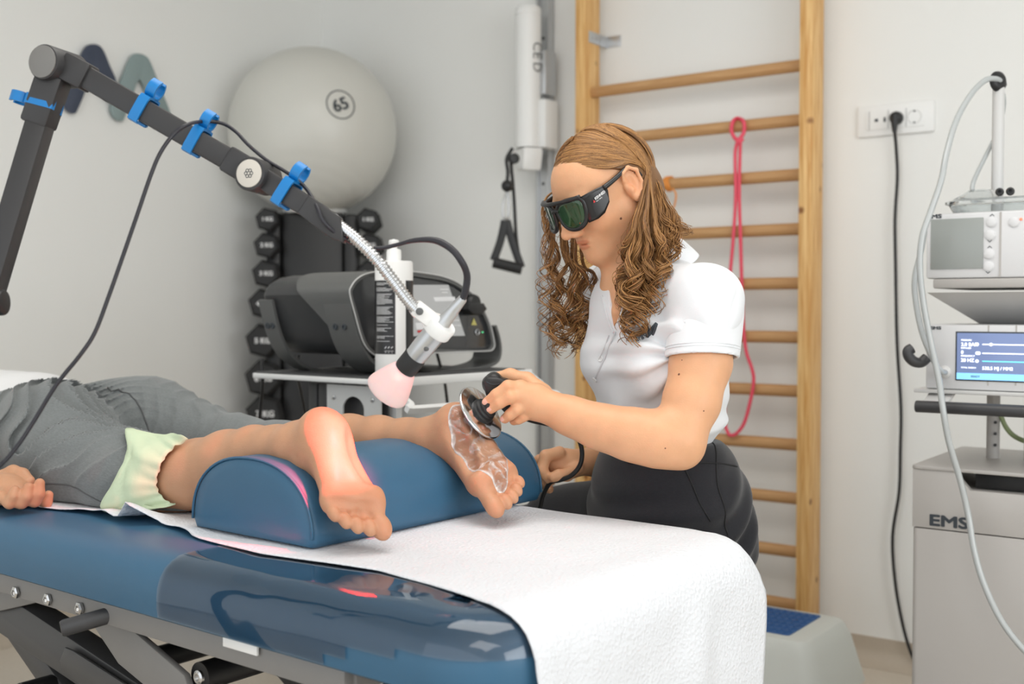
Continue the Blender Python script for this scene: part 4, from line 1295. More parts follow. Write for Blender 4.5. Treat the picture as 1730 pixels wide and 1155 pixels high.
def panel_quad(name, pts, d, m, th=.0015, par=None):
    P2 = [fp(*q) for q in pts]; g = G(); g.prism(P2, Vector((Pf.x, Pf.y, 0)), e1, ez, e2, d, d + th); return g.build(name, m, par or las)
lscreen = panel_quad('screen', [(632, 481), (756, 481), (784, 567), (655, 568)], -.0035, M_lscr)
panel_quad('screen_tile', [(730, 502), (766, 501), (768, 508), (733, 509)], -.0042, M_lscr2, par=lscreen)
panel_quad('screen_tile', [(700, 545), (715, 545), (716, 556), (702, 556)], -.0042, M_lscr2, par=lscreen)
panel_quad('screen_tile', [(700, 520), (715, 520), (716, 526), (701, 526)], -.0042, M_lscr2, par=lscreen)
panel_quad('screen_mark', [(703, 558), (715, 557), (716, 561), (704, 562)], -.0045, M_red, par=lscreen)
for px, py, w in ((741, 488, 14), (744, 493, 10), (742, 505, 16), (760, 530, 12), (762, 540, 12), (764, 549, 12)):
    panel_quad('screen_text', [(px, py), (px + w, py), (px + w, py + 1.6), (px, py + 1.6)], -.0046, M_printw, par=lscreen)
kc = fpl(795, 512, -.002)
g = G(); g.lathe([(.024, 0), (.024, .004), (.021, .014), (.019, .016), (0, .016)], kc, -e2, 32); g.build('control_knob', M_black, las)
g = G(); g.prism([fp(*q) for q in ((774, 512), (800, 512), (806, 522), (796, 532), (782, 530), (774, 522))], Vector((Pf.x, Pf.y, 0)), e1, ez, e2, -.035, 0, .003); g.build('socket_block', M_black, las)
g = G(); g.prism([fp(*q) for q in ((795, 549), (799, 537), (804, 549))], Vector((Pf.x, Pf.y, 0)), e1, ez, e2, -.0035, 0); g.build('warning_triangle', mat('warning_yellow', rgb(215, 205, 120), .5), las)
g = G(); pb_ = fpl(805, 561, -.003); g.tube([pb_ + (e1 * math.cos(t) + ez * math.sin(t)) * .0068 for t in [2 * PI * k / 20 for k in range(20)]], .0016, 6, closed=True); g.build('power_button', M_alu, las)
g = G(); g.ball(fpl(814, 561, -.003), .0016, 8); g.build('status_light', mat('green_led', rgb(120, 240, 180), .4, emit=rgb(90, 240, 160), estr=1.5), las)
lettering('maker_print', 'LASER', .008, fpl(722, 589, -.0035), e1, ez, mat('orange_print', rgb(190, 100, 70), .5), las, .0002)
# cords hanging behind the trolley
for pts, lab in (([(442, 606, 2.82), (444, 640, 2.82), (440, 690, 2.84), (432, 760, 2.86)], 'thin black cord hanging below the left end of the trolley tray'), ([(505, 600, 2.9), (500, 625, 2.9), (508, 660, 2.95), (520, 720, 3.0)], 'thin black cord hanging behind the trolley posts'), ([(738, 596, 3.0), (746, 625, 3.0), (752, 650, 3.0), (758, 700, 3.05)], 'thin black cord seen through the push handle')):
    c = thing('power_lead', lab, 'cord', at(*pts[-1]))
    g = G(); g.tube(spline([at(*p) for p in pts], 6), .004, 8); g.build('cord', M_black, c, 180)

# ------------------------------------------------------------------ pump bottle at the tray corner
bd = 2.50
bc = at(667, 634, bd); bc = tl((bc - K).dot(e1) + .03, (bc - K).dot(e2) + .03, ZT)
sc_ = bd / FPX
bx = at(666, 600, (bc.x * -SY + bc.y * CY))
bc = Vector((bx.x, bx.y, ZT))
dB = bc.x * -SY + bc.y * CY
pxm = dB / FPX
R = 32 * pxm
zsho = at(666, 441, dB).z - ZT
btl = thing('pump_bottle', 'tall white pump bottle with black printed label on the trolley corner', 'bottle', bc)
g = G(); g.lathe([(R - .004, 0), (R - .001, .0015), (R, .005), (R, zsho - .004), (R - .0015, zsho - .001), (R - .005, zsho), (.016, zsho + .001), (.016, zsho + .004), (0, zsho + .004)], bc, ez, 48); g.build('bottle_body', M_white, btl)
zcap = at(666, 414, dB).z - ZT; ztop_ = at(666, 405, dB).z - ZT
g = G(); g.lathe([(.0165, zsho), (.0165, zsho + .022), (.0145, zsho + .026), (.010, zsho + .026), (.0095, zcap - .008), (.006, zcap - .006), (.006, zcap)], bc, ez, 28)
g.build('pump_collar', M_white, btl)
g = G(); g.lathe([(.006, zcap - .006), (.0105, zcap), (.012, zcap + .003), (.0115, ztop_ - .002), (.009, ztop_), (0, ztop_)], bc, ez, 24)
noz = camdir(-.3, 0, -1)
g.tube([bc + ez * (ztop_ - .004), bc + ez * (ztop_ - .004) + noz * .03, bc + ez * (ztop_ - .010) + noz * .04], [.006, .0055, .004], 10); g.build('pump_head', M_white, btl)
za_, zb2 = at(666, 597, dB).z, at(666, 474, dB).z
vdir = camdir(0, 0, 1); rdir = camdir(1, 0, 0)
def band(a0, a1, z0, z1, rr, m, name, par=None):
    n = max(4, int(abs(a1 - a0) / .12)); g = G(); vs, fs = [], []
    for k in range(n + 1):
        a = a0 + (a1 - a0) * k / n
        q = rdir * math.sin(a) + vdir * math.cos(a)
        for z in (z0, z1): vs.append(Vector((bc.x, bc.y, z)) + q * rr)
    for k in range(n): fs.append((2 * k, 2 * k + 2, 2 * k + 3, 2 * k + 1))
    g.add(vs, fs); return g.build(name, m, par or btl, 180)
M_label = mat('label_black', rgb(34, 34, 36), 0.3)
lab_o = band(-1.75, .17, za_, zb2, R + .0004, M_label, 'label')
band(.75, 2.9, za_, zb2, R + .0004, M_label, 'label')
z = zb2 - .006
rr_ = random.Random(3)
while z > za_ + .022:
    if rr_.random() < .2 or abs(z - (za_ + .045)) < .004: z -= .0045; continue
    a1 = -.98 + rr_.uniform(.55, 1.05)
    band(-1.0, a1, z, z + .0008, R + .0007, M_printw, 'label_line', lab_o); z -= .0022
for k in range(3):
    for j in range(2):
        a = -.35 + .17 * k; q = rdir * math.sin(a) + vdir * math.cos(a)
        zz = za_ + .006 + .009 * j
        c = Vector((bc.x, bc.y, zz)) + q * (R + .0006); tx = rdir * math.cos(a) - vdir * math.sin(a)
        if j == 0:
            g = G(); g.tube([c + tx * .0028 * math.cos(t) + ez * .0028 * math.sin(t) for t in (0.5, 2.6, 4.7)], .0006, 5, closed=True); g.build('recycling_mark', M_printw, lab_o)
        else:
            g = G(); g.bar(c - tx * .002 - ez * .002, c + tx * .002 + ez * .002, .0004, .0016); g.build('package_mark', M_printw, lab_o)

# ================================================================== articulated laser arm in front
M_arm = mat('arm_black_paint', rgb(50, 49, 50), 0.45, bump=.05, bscale=900)
arm = thing('articulated_arm', 'jointed black arm with blue clips and silver gooseneck above the table', 'articulated arm', at(-150, 1000, 1.46))
D1, D2, D3 = 1.54, 1.52, 1.50
J = at(97, 112, D1)
def abar(name, p0, p1, w, h, m, bev=.004):
    g = G(); g.bar(p0, p1, w, h, bev, up=camdir(0, 0, 1)); return g.build(name, m, arm)
abar('lower_tube', at(-200, 1110, 1.46), at(72, 195, D1), .030, .034, M_arm)
abar('lower_socket', at(64, 212, D1), at(92, 130, D1), .037, .040, M_arm)
abar('middle_tube', at(140, 127, D1), at(405, 280, D2 + .02), .030, .032, M_arm)
abar('middle_socket', at(110, 112, D1), at(152, 134, D1), .037, .040, M_arm)
abar('middle_socket', at(385, 268, D2 + .02), at(425, 292, D2 + .02), .036, .038, M_arm)
axis = camdir(-.33, 0.02, 1)
g = G(); g.cyl(J - axis * .035, J + axis * .028, .0235, 32, .002); g.build('elbow_joint', M_arm, arm)
M_capg = mat('joint_cap_grey', rgb(120, 118, 115), .4)
g = G(); g.cyl(J + axis * .028, J + axis * .030, .0215, 32, .0006); g.build('joint_cap', M_capg, arm)
J2 = at(434, 297, D2)
axis2 = camdir(-.3, 0.05, 1)
g = G(); g.cyl(J2 - axis2 * .03, J2 + axis2 * .02, .0225, 32, .002); g.build('wrist_joint', M_arm, arm)
c2 = at(426, 295, D2 - .02) 
g = G(); g.cyl(J2 + axis2 * .02, J2 + axis2 * .0215, .0185, 32, .0006); g.build('joint_cap', mat('joint_cap_pale', rgb(206, 200, 190), .35), arm); jc_ = bpy.data.objects['joint_cap.001']
px_, py_, pz_ = frame(axis2)
g = G()
for k in range(6):
    a = 2 * PI * k / 6
    c = J2 + axis2 * .0216 + (px_ * math.cos(a) + py_ * math.sin(a)) * .0042
    g.tube([c + (px_ * math.cos(t) + py_ * math.sin(t)) * .0021 for t in [2 * PI * q / 10 for q in range(10)]], .0005, 5, closed=True)
g.build('flower_emblem', M_print, jc_)
abar('fore_tube', at(445, 301, D2), at(545, 366, D3), .028, .030, M_arm)
g = G(); g.prism([(-.02, -.012), (.03, -.016), (.052, -.012), (.03, .014), (-.02, .016)], at(535, 362, D3), camdir(.84, -.55, 0), camdir(.55, .84, 0), camdir(0, 0, 1), -.014, .014, .003); g.build('neck_socket', M_arm, arm)
# gooseneck
gn = [at(*q) for q in ((556, 368, D3), (575, 383, D3), (603, 405, D3), (636, 438, D3), (665, 475, D3), (690, 508, D3), (708, 528, D3))]
gs = spline(gn, 14)
g = G(); g.tube(gs[:12], [.0105 - .0015 * abs(i - 5) / 6 for i in range(12)], 16); g.build('neck_ferrule', M_alu, arm)
g = G(); n = len(gs) - 10
dense = spline(gs[8:], 4)
g.tube(dense, [.0080 + .0006 * (1 if i % 8 < 4 else -1) for i in range(len(dense))], 14); g.build('gooseneck', M_chrome, arm, 60)
# head holder ring
hd_axis = (at(660, 655, 1.555) - at(775, 515, 1.500)).normalized()
H0 = at(742, 553, 1.515)
g = G(); g.bar(at(700, 518, D3), at(742, 550, 1.515), .022, .02, .004, up=camdir(0, 0, 1)); g.build('head_bracket', M_white, arm)
g = G(); sc0 = at(709, 526, D3 - .011); g.lathe([(.005, 0), (.005, .003), (.003, .004), (0, .004)], sc0, camdir(0, 0, 1), 12); g.build('bracket_screw', M_grey, arm)
g = G(); g.lathe([(.0165, -.009), (.0195, -.009), (.0205, -.007), (.0205, .007), (.0195, .009), (.0165, .009)], H0, hd_axis, 36); g.build('head_ring', M_white, arm)
# blue cable clips: a band round the tube and an open ring beside it
def clip(c, along, up_, wv):
    """c on the tube centre; along the tube; up_ towards the ring"""
    along, up_ = along.normalized(), up_.normalized(); side = along.cross(up_).normalized()
    cl = thing('cable_clip', wv, 'cable clip', c, 'blue cable clips on the arm')
    def sheet(pts2, name):
        # pts2 in (side, up), band .013 wide along the tube
        pts = [c + side * a + up_ * b for a, b in pts2]
        g = G(); ribbon(g, pts, .014, .0035, along); return g.build(name, M_blue, cl, 40)
    sheet([(-.012, -.0185), (-.0175, -.0175), (-.0185, -.01), (-.0185, .012), (-.0165, .018), (-.008, .019), (.008, .019), (.0165, .018), (.0185, .012), (.0185, -.01), (.0175, -.0175), (.012, -.0185)], 'tube_band')
    rc = [(math.cos(t) * .0125, .032 + math.sin(t) * .0125) for t in [math.radians(a) for a in range(118, 118 + 318, 12)]]
    sheet(rc, 'cable_ring')
T1 = (at(405, 280, D2) - at(140, 127, D1)).normalized()
nUp = camdir(.5, .86, 0)
nUp = (nUp - T1 * nUp.dot(T1)).normalized()
f1 = lambda t: at(140, 127, D1).lerp(at(405, 280, D2 + .02), t)
clip(f1((243 - 140) / 265), T1, nUp, 'blue plastic cable clip near the elbow of the black arm, empty')
clip(f1((333 - 140) / 265), T1, nUp, 'blue plastic cable clip in the middle of the arm, threaded with cable')
T3 = (at(545, 366, D3) - at(445, 301, D2)).normalized(); nU3 = camdir(.5, .86, 0); nU3 = (nU3 - T3 * nU3.dot(T3)).normalized()
clip(at(445, 301, D2).lerp(at(545, 366, D3), .40), T3, nU3, 'blue plastic cable clip on the fore-tube beside the round joint')
T0 = (at(72, 195, D1) - at(-200, 1110, 1.46)).normalized(); nU0 = camdir(-1, .25, 0); nU0 = (nU0 - T0 * nU0.dot(T0)).normalized()
clip(at(75, 176, D1), T0, nU0, 'blue plastic cable clip on the upright tube below the elbow')
# stand of the arm, mostly outside the picture
lp = at(-200, 1110, 1.46)
st = Vector((lp.x, lp.y, 0))
g = G(); g.cyl(st + Vector((0, 0, .1)), Vector((lp.x, lp.y, lp.z + .03)), .024, 24); g.build('stand_post', M_arm, arm)
for k in range(5):
    a = 2 * PI * k / 5 + .3; d_ = Vector((math.cos(a), math.sin(a), 0))
    g = G(); g.bar(st + Vector((0, 0, .10)), st + d_ * .22 + Vector((0, 0, .085)), .035, .025, .004); g.build('stand_leg', M_arm, arm)
    c = st + d_ * .21 + Vector((0, 0, .033)); t_ = Vector((-d_.y, d_.x, 0)); g = G(); g.cyl(c - t_ * .012, c + t_ * .012, .033, 18, .004); g.build('castor', M_rubber, arm)
kn = at(-3, 511, 1.44)
g = G(); g.cyl(kn - camdir(1, 0, 0) * .016, kn + camdir(1, 0, .1) * .010, .0165, 24, .004); g.cyl(kn - camdir(1, 0, 0) * .10, kn, .010, 12); g.build('clamp_knob', M_black, arm)

# ------------------------------------------------------------------ laser hand piece held by the ring
M_frost = mat('frosted_cup', rgb(246, 232, 230), 0.45, trans=0.35, sss=0.3, emit=(1.0, 0.12, 0.10, 1), estr=0.03)
M_glow = mat('glowing_lens', (0.8, 0.1, 0.08, 1), .4, emit=(1.0, 0.10, 0.07, 1), estr=6.0)
hd = thing('laser_probe', 'silver laser hand piece with frosted cup glowing red over the heel', 'laser head', at(668, 650, 1.42))
A = H0 - hd_axis * .055
g = G(); g.lathe([(.005, 0), (.0062, .002), (.0075, .020), (.0105, .046), (.0150, .050), (.0155, .058), (.0155, .090), (.0145, .115), (.0135, .118)], A, hd_axis, 32); g.build('barrel', M_alu, hd, 50)
g = G(); g.lathe([(.0145, .108), (.0158, .111), (.0158, .132), (.0146, .136), (.012, .136)], A, hd_axis, 32); g.build('rubber_collar', M_rubber, hd, 50)
g = G(); B_ = A + hd_axis * .134
g.lathe([(.012, 0), (.0150, .0008), (.0180, .004), (.0215, .012), (.0268, .026), (.0306, .038), (.0314, .043), (.0306, .0455), (.0292, .0445), (.0286, .038), (.0250, .026), (.0198, .012), (.0165, .0055), (.0145, .004), (.010, .003)], B_, hd_axis, 40); g.build('frosted_cup', M_frost, hd, 50)
g = G(); g.cyl(B_ + hd_axis * .004, B_ + hd_axis * .006, .0095, 24); g.build('light_lens', M_glow, hd)
g = G(); wp = H0 + hd_axis * .035 + camdir(.3, -.2, 1) * .0147; g.ball(wp, .004, 10); g.build('push_button', M_grey, hd)
sl = bpy.data.lights.new('laser_glow', 'SPOT'); sl.energy = 25.0; sl.color = (1.0, 0.030, 0.042); sl.spot_size = math.radians(60); sl.spot_blend = 0.7; sl.shadow_soft_size = .012
slo = bpy.data.objects.new('laser_glow', sl); slo.location = B_ + hd_axis * .044
slo.rotation_euler = (at(568, 760, 1.632) - slo.location).to_track_quat('-Z', 'Y').to_euler(); COL.objects.link(slo)
slo.parent = hd; slo.matrix_parent_inverse = Matrix.Translation(-Vector(hd.location))
pl_ = bpy.data.lights.new('cup_glow', 'POINT'); pl_.energy = .025; pl_.color = (1.0, 0.10, 0.07); pl_.shadow_soft_size = .006
plo = bpy.data.objects.new('cup_glow', pl_); plo.location = B_ + hd_axis * .016; COL.objects.link(plo)
plo.parent = hd; plo.matrix_parent_inverse = Matrix.Translation(-Vector(hd.location))
# cable of the arm
M_cable = mat('dark_cable', rgb(38, 37, 44), .45)
cbl = thing('laser_cable', 'thin black cable looping through the blue clips of the arm', 'cable', at(0, 785, 1.4))
cpts = [(-40, 812, 1.36), (0, 786, 1.37), (30, 752, 1.38), (58, 710, 1.39), (95, 650, 1.40), (135, 600, 1.41), (160, 562, 1.42), (182, 505, 1.43), (205, 440, 1.44), (232, 362, 1.45), (255, 295, 1.46), (272, 256, 1.47), (295, 225, 1.48), (318, 210, 1.49), (345, 205, 1.535), (375, 208, 1.55), (398, 222, 1.545), (420, 245, 1.535), (450, 270, 1.53), (478, 287, 1.52), (500, 302, 1.52), (520, 322, 1.505), (536, 350, 1.485), (545, 372, 1.480), (560, 388, 1.485), (585, 405, 1.50), (612, 416, 1.51), (640, 419, 1.51), (668, 414, 1.51), (700, 406, 1.50), (735, 406, 1.49), (762, 420, 1.48), (780, 442, 1.475), (789, 465, 1.485), (786, 492, 1.492), (779, 510, 1.497)]
cs_ = spline([at(*p) for p in cpts], 5)
rad = [.0026 + (.0022 if i > len(cs_) - 34 else 0) * min(1, max(0, (i - len(cs_) + 34) / 10)) for i in range(len(cs_))]
g = G(); g.tube(cs_, rad, 8); g.build('cable', M_cable, cbl, 180)
# ================================================================== patient lying face down
def skin(name, col, attr='tint'):
    m = mat(name, col, 0.46, var=0.09, scale=45, bump=0.10, bscale=420, sss=0.18, spec=0.4, attr=attr, bdist=.004)
    return m
M_skinP = skin('skin_patient', rgb(196, 148, 115))
pat = thing('person', 'person in grey leggings lying face down, bare feet over the bolster', 'person', bed(1.35, .42, ZB))
pb = SDF()
V3 = Vector
# near leg
nl = [V3((-2.0, 1.28, ZB + .09)), at(180, 800, 2.04), at(240, 812, 1.97), at(290, 808, 1.925), at(335, 800, 1.885), at(385, 779, 1.84), at(430, 762, 1.795), at(468, 757, 1.755), at(503, 754, 1.712)]
pb.path(nl, [.050, .060, .058, .055, .052, .045, .035, .030, .031], .03)
fl = [V3((-2.0, 1.49, ZB + .09)), at(400, 770, 2.26), at(470, 772, 2.17), at(525, 762, 2.115), at(590, 744, 2.05), at(640, 740, 2.0), at(690, 741, 1.955), at(728, 742, 1.915)]
pb.path(fl, [.050, .058, .056, .053, .042, .034, .030, .031], .03)
def foot(S, hc, toe, Nv, ankle, side, bend=0.0):
    """hc heel centre, toe the tip, Nv sole normal; side +1 when the big toe lies to the right in the picture"""
    D = (toe - hc).normalized()
    N = (Nv - D * Nv.dot(D)).normalized()
    m = N.cross(D).normalized()
    if m.dot(camdir(1, 0, 0)) * side < 0: m = -m
    o = hc - D * .035 + N * .028
    def q(x, y, z): return o + D * x + m * y + N * z
    ax = [D, m, N]
    S.ell(q(.036, 0, -.030), (.036, .030, .032), ax, .02)
    S.cap(q(.04, -.006, -.030), q(.150, -.022, -.019), .027, .019, .02)
    S.cap(q(.045, .006, -.036), q(.150, .020, -.025), .026, .023, .02)
    S.cap(q(.055, 0, -.062), q(.145, .006, -.038), .030, .021, .025)
    S.cap(q(.158, .024, -.020), q(.150, -.028, -.018), .0205, .0165, .012)
    S.ell(q(.164, .026, -.013), (.024, .019, .014), ax, .010)
    S.ell(q(.155, -.012, -.011), (.020, .022, .011), ax, .010)
    S.cap(ankle, q(.045, 0, -.055), .031, .034, .03)
    S.cap(ankle, q(.02, 0, -.040), .020, .024, .025)                    # heel cord
    S.ell(q(.055, -.032, -.075), (.013, .009, .014), ax, .014)         # ankle bones
    S.ell(q(.050, .031, -.082), (.013, .009, .014), ax, .014)
    S.ell(q(.095, .034, -.008), (.045, .016, .013), ax, .015, '-')     # the arch
    S.cap(q(.187, .040, .004), q(.178, .005, .004), .0075, .0075, .008, '-')
    S.cap(q(.178, .005, .004), q(.160, -.040, .004), .0075, .0075, .008, '-')
    # toes
    b = bend
    S.cap(q(.172, .028, -.018), q(.194, .027, -.021), .0125, .0120, .008)
    S.ell(q(.206, .0265, -.016), (.0205, .0152, .0140), ax, .004)
    for y0, y1, L, r in ((.0075, .0070, .207, .0102), (-.0085, -.0092, .200, .0097), (-.0225, -.0232, .190, .0092), (-.0345, -.0355, .177, .0088)):
        S.cap(q(.158, y0, -.018), q(L - .018, y1, -.021), r, r * .82, .006)
        S.cap(q(L - .018, y1, -.021), q(L - .004, y1, -.013), r * .82, r * .95, .002)
        S.ell(q(L - .001, y1, -.010), (r * 1.35, r * .95, r * .95), ax, .002)
    return q
hcN, toeN = at(549, 730, 1.665), at(620, 930, 1.568)
q1 = foot(pb, hcN, toeN, V3((.72, -.36, .60)), nl[-1], 1)
hcF, toeF = at(776, 716, 1.876), at(872, 890, 1.765)
q2 = foot(pb, hcF, toeF, V3((.70, -.30, .62)), fl[-1], -1)
# trunk, arm, head (beyond the picture edge)
pb.ell((-2.28, 1.40, ZB + .08), (.32, .12, .05), k=.05)
pb.ell((-2.50, 1.40, ZB + .09), (.20, .15, .065), k=.05)
pb.cap((-2.66, 1.42, ZB + .10), (-2.78, 1.42, ZB + .10), .06, .058, .03)
pb.ell((-2.87, 1.42, ZB + .11), (.105, .078, .095), k=.02)
wr = at(-28, 828, 1.99)
pb.path([(-2.60, 1.21, ZB + .10), (-2.36, 1.105, ZB + .06), wr, at(8, 826, 1.955)], [.058, .043, .026, .026], .03)
pb.ell(at(14, 826, 1.95), (.040, .034, .019), None, .02)
for f3, r in (([(2, 838, 1.905), (16, 850, 1.895), (22, 838, 1.895), (25, 827, 1.90)], .0085), ([(14, 832, 1.92), (36, 849, 1.905), (44, 838, 1.905), (48, 823, 1.91)], .0095), ([(24, 826, 1.94), (58, 846, 1.92), (65, 834, 1.92), (67, 816, 1.925)], .0098), ([(28, 822, 1.965), (70, 846, 1.955), (78, 848, 1.95), (82, 836, 1.95)], .0092), ([(0, 806, 1.985), (22, 796, 1.985), (38, 801, 1.98), (50, 812, 1.97)], .0105)):
    pb.path([at(*p) for p in f3], [r * 1.15, r, r * .97, r * .88], .007)
body = soft('body', pb, 0.0024, M_skinP, pat)
def pat_tint(P):
    c = np.ones((len(P), 3), np.float32)
    def near(p, r): return np.exp(-(np.linalg.norm(P - np.array(p), axis=1) / r) ** 2)
    for q in (q1, q2):
        for pt, r, a in ((q(.035, 0, 0), .03, .5), (q(.165, .025, 0), .025, .55), (q(.15, -.02, 0), .022, .45), (q(.215, .027, -.01), .016, .6), (q(.195, .0, -.01), .016, .6), (q(.18, -.025, -.01), .016, .6)):
            w = near(pt, r)[:, None] * a
            c = c * (1 - w) + w * np.array([1.12, .82, .74])
    for p in ((24, 830), (47, 826), (66, 818), (80, 838)):
        w = near(at(p[0], p[1], 1.91), .012)[:, None] * .6
        c = c * (1 - w) + w * np.array([1.06, .74, .68])
    return c
paint(body, pat_tint)
# leggings
def fabric(name, col, fiber, rough=.9, bumpk=.25):
    m = mat(name, col, rough, var=fiber, scale=420, bump=bumpk, bscale=900, spec=.15, sheen=.25, stretch=(.35, 1, 1), bdist=.002)
    return m
M_legg = fabric('grey_jersey', rgb(117, 121, 121), .28)
lg = SDF()
lg.ell((-2.055, 1.285, ZB + .092), (.165, .118, .106), k=.03)
lg.ell((-2.055, 1.490, ZB + .092), (.165, .118, .108), k=.022)
lg.ell((-2.30, 1.40, ZB + .090), (.25, .185, .082), k=.09)
lg.path([V3((-2.02, 1.262, ZB + .088)), at(150, 800, 2.07), at(215, 808, 1.995), at(262, 812, 1.95)], [.104, .086, .075, .068], .03)
lg.path([V3((-2.02, 1.50, ZB + .088)), at(330, 752, 2.33), at(400, 768, 2.25), at(470, 774, 2.17), at(520, 766, 2.12)], [.105, .082, .074, .066, .060], .03)
lg.ell(at(298, 850, 1.93), (.07, .05, .012), k=.02)
C0 = np.array(at(252, 742, 2.28), np.float32)
def folds(P):
    q = P - C0
    r = np.linalg.norm(q * np.array([1, 1, 1.4], np.float32), axis=1)
    nz = np.sin(P[:, 0] * 23 + 1.3 * np.sin(P[:, 1] * 31)) + np.sin(P[:, 2] * 41 + P[:, 1] * 17)
    side = 1 / (1 + np.exp((P[:, 1] - 1.40) * 40))
    m = np.exp(-((r - .21) / .11) ** 2) * side * np.clip((P[:, 2] - ZB - .01) * 14, 0, 1)
    a = (1 - np.abs(np.sin(r * 118 + nz * .9))) ** 1.9
    far = (1 - side) * np.exp(-(np.linalg.norm(P - np.array(at(330, 700, 2.33)), axis=1) / .13) ** 2)
    b = (1 - np.abs(np.sin((P[:, 0] * .8 + P[:, 1] * .6) * 75 + nz * .8))) ** 1.4
    return -(a * m * .0190) - b * far * .0060 + .004 * m
lg.fun(folds, mode='d')
cutA, cutN = np.array(at(262, 812, 1.95), np.float32), np.array((nl[3] - nl[1]).normalized(), np.float32)
lg.fun(lambda P: np.where((P[:, 1] < 1.38) & (P[:, 2] > ZB + .02), (P - cutA) @ cutN - .012, -1.0).astype(np.float32), mode='&')
lg.fun(lambda P: (ZB + .006 - P[:, 2]).astype(np.float32), mode='&', k=.01)
leg_o = soft('leggings', lg, 0.0028, M_legg, pat)
# seam along the back
def drape(o, pts, r, m, name, par, nrm=None):
    """thin cord following the surface of o below the given points"""
    bv = BVHTree.FromPolygons([v.co for v in o.data.vertices], [p.vertices for p in o.data.polygons])
    out = []
    for p in spline(pts, 8):
        c = bv.find_nearest(p)
        if c[0] is not None: out.append(c[0] + c[1] * (r * .25))
    g = G(); g.tube(out, r, 5); return g.build(name, m, par, 180)
M_seam = mat('seam_grey', rgb(88, 89, 90), .9)
drape(leg_o, [at(180, 652, 2.33), at(215, 660, 2.31), at(235, 685, 2.29), at(246, 712, 2.27), at(252, 735, 2.26)], .0016, M_seam, 'seam', leg_o)
drape(leg_o, [at(70, 815, 2.0), at(110, 822, 1.95), at(150, 835, 1.93), at(182, 848, 1.92)], .0013, M_seam, 'seam', leg_o)
# white top at the waist
M_top = fabric('white_jersey', rgb(232, 232, 232), .03)
tp = SDF()
tp.ell((-2.44, 1.43, ZB + .105), (.17, .19, .098), k=.04)
tp.ell((-2.62, 1.42, ZB + .11), (.14, .19, .098), k=.04)
tp.fun(lambda P: (.004 * np.sin(P[:, 0] * 70 + 6 * P[:, 1])).astype(np.float32), mode='d')
soft('white_top', tp, 0.005, M_top, pat)
hr = SDF(); hr.ell((-2.885, 1.42, ZB + .125), (.105, .085, .095), k=.02)
soft('hair', hr, 0.005, mat('patient_hair', rgb(70, 50, 35), .6, var=.3, scale=120), pat)

# ------------------------------------------------------------------ pale green tissue tucked round the knee
M_green = mat('green_tissue', rgb(208, 222, 190), .8, spec=.2, bump=.15, bscale=60, bdist=.006)
inn = [(322, 746, 2.00), (302, 756, 1.93), (286, 771, 1.895), (276, 790, 1.875), (270, 808, 1.868), (270, 822, 1.868), (276, 834, 1.868), (290, 844, 1.87), (300, 848, 1.88)]
outr = [(300, 746, 2.06), (258, 741, 2.08), (216, 729, 2.03), (221, 764, 2.02), (214, 786, 1.985), (196, 818, 1.945), (178, 853, 1.90), (222, 858, 1.892), (252, 846, 1.888)]
A_, B2 = spline([(p[0], p[1], 0) for p in inn], 6), spline([(p[0], p[1], 0) for p in outr], 6)
bvL = [BVHTree.FromPolygons([v.co for v in q.data.vertices], [p.vertices for p in q.data.polygons]) for q in (leg_o, body)]
def lay(px, py):
    o_ = Vector((0, 0, HC)); d_ = (at(px, py, 1) - o_).normalized(); best = None
    for bv in bvL:
        h = bv.ray_cast(o_, d_)
        if h[0] is not None and (best is None or h[3] < best[3]): best = h
    return best
rows = []
for j in range(15):
    w = j / 14
    row = []
    for i, (a, b) in enumerate(zip(A_, B2)):
        p = a.lerp(b, w)
        h = lay(p.x, p.y)
        ruff = (math.sin(i * 1.15 + .6) * .0022 + .004 * noise.noise(Vector((i * .55, 0, 2)))) * (1 - w) ** 1.2 + .004 * noise.noise(Vector((i * .16, w * 3, 7))) + math.sin(i * .42 + 1) * .006 * w * (1 - w) * 2
        lift = .008 + .010 * math.sin(w * PI) + ruff + .006 * w
        if h is not None and h[3] < 2.6:
            row.append(h[0] + (h[1] * .5 + camdir(0, .1, 1) * .5).normalized() * lift)
        else:
            row.append(at(p.x, p.y, 1.93))
    rows.append(row)
for _ in range(2):
    rows = [[(rows[j][i] * 2 + rows[max(j - 1, 0)][i] + rows[min(j + 1, 14)][i] + rows[j][max(i - 1, 0)] + rows[j][min(i + 1, len(A_) - 1)]) / 6 if 0 < i < len(A_) - 1 and 0 < j < 14 else rows[j][i] for i in range(len(A_))] for j in range(15)]
g = G(); n_ = len(A_)
g.add([p for r in rows for p in r], [(j * n_ + i, j * n_ + i + 1, (j + 1) * n_ + i + 1, (j + 1) * n_ + i) for j in range(14) for i in range(n_ - 1)])
o = g.build('tissue', M_green, None, 180)
so = o.modifiers.new('thickness', 'SOLIDIFY'); so.thickness = .0012; so.offset = 0
tag(o, 'pale green tissue tucked into the rolled legging above the knee', 'tissue')

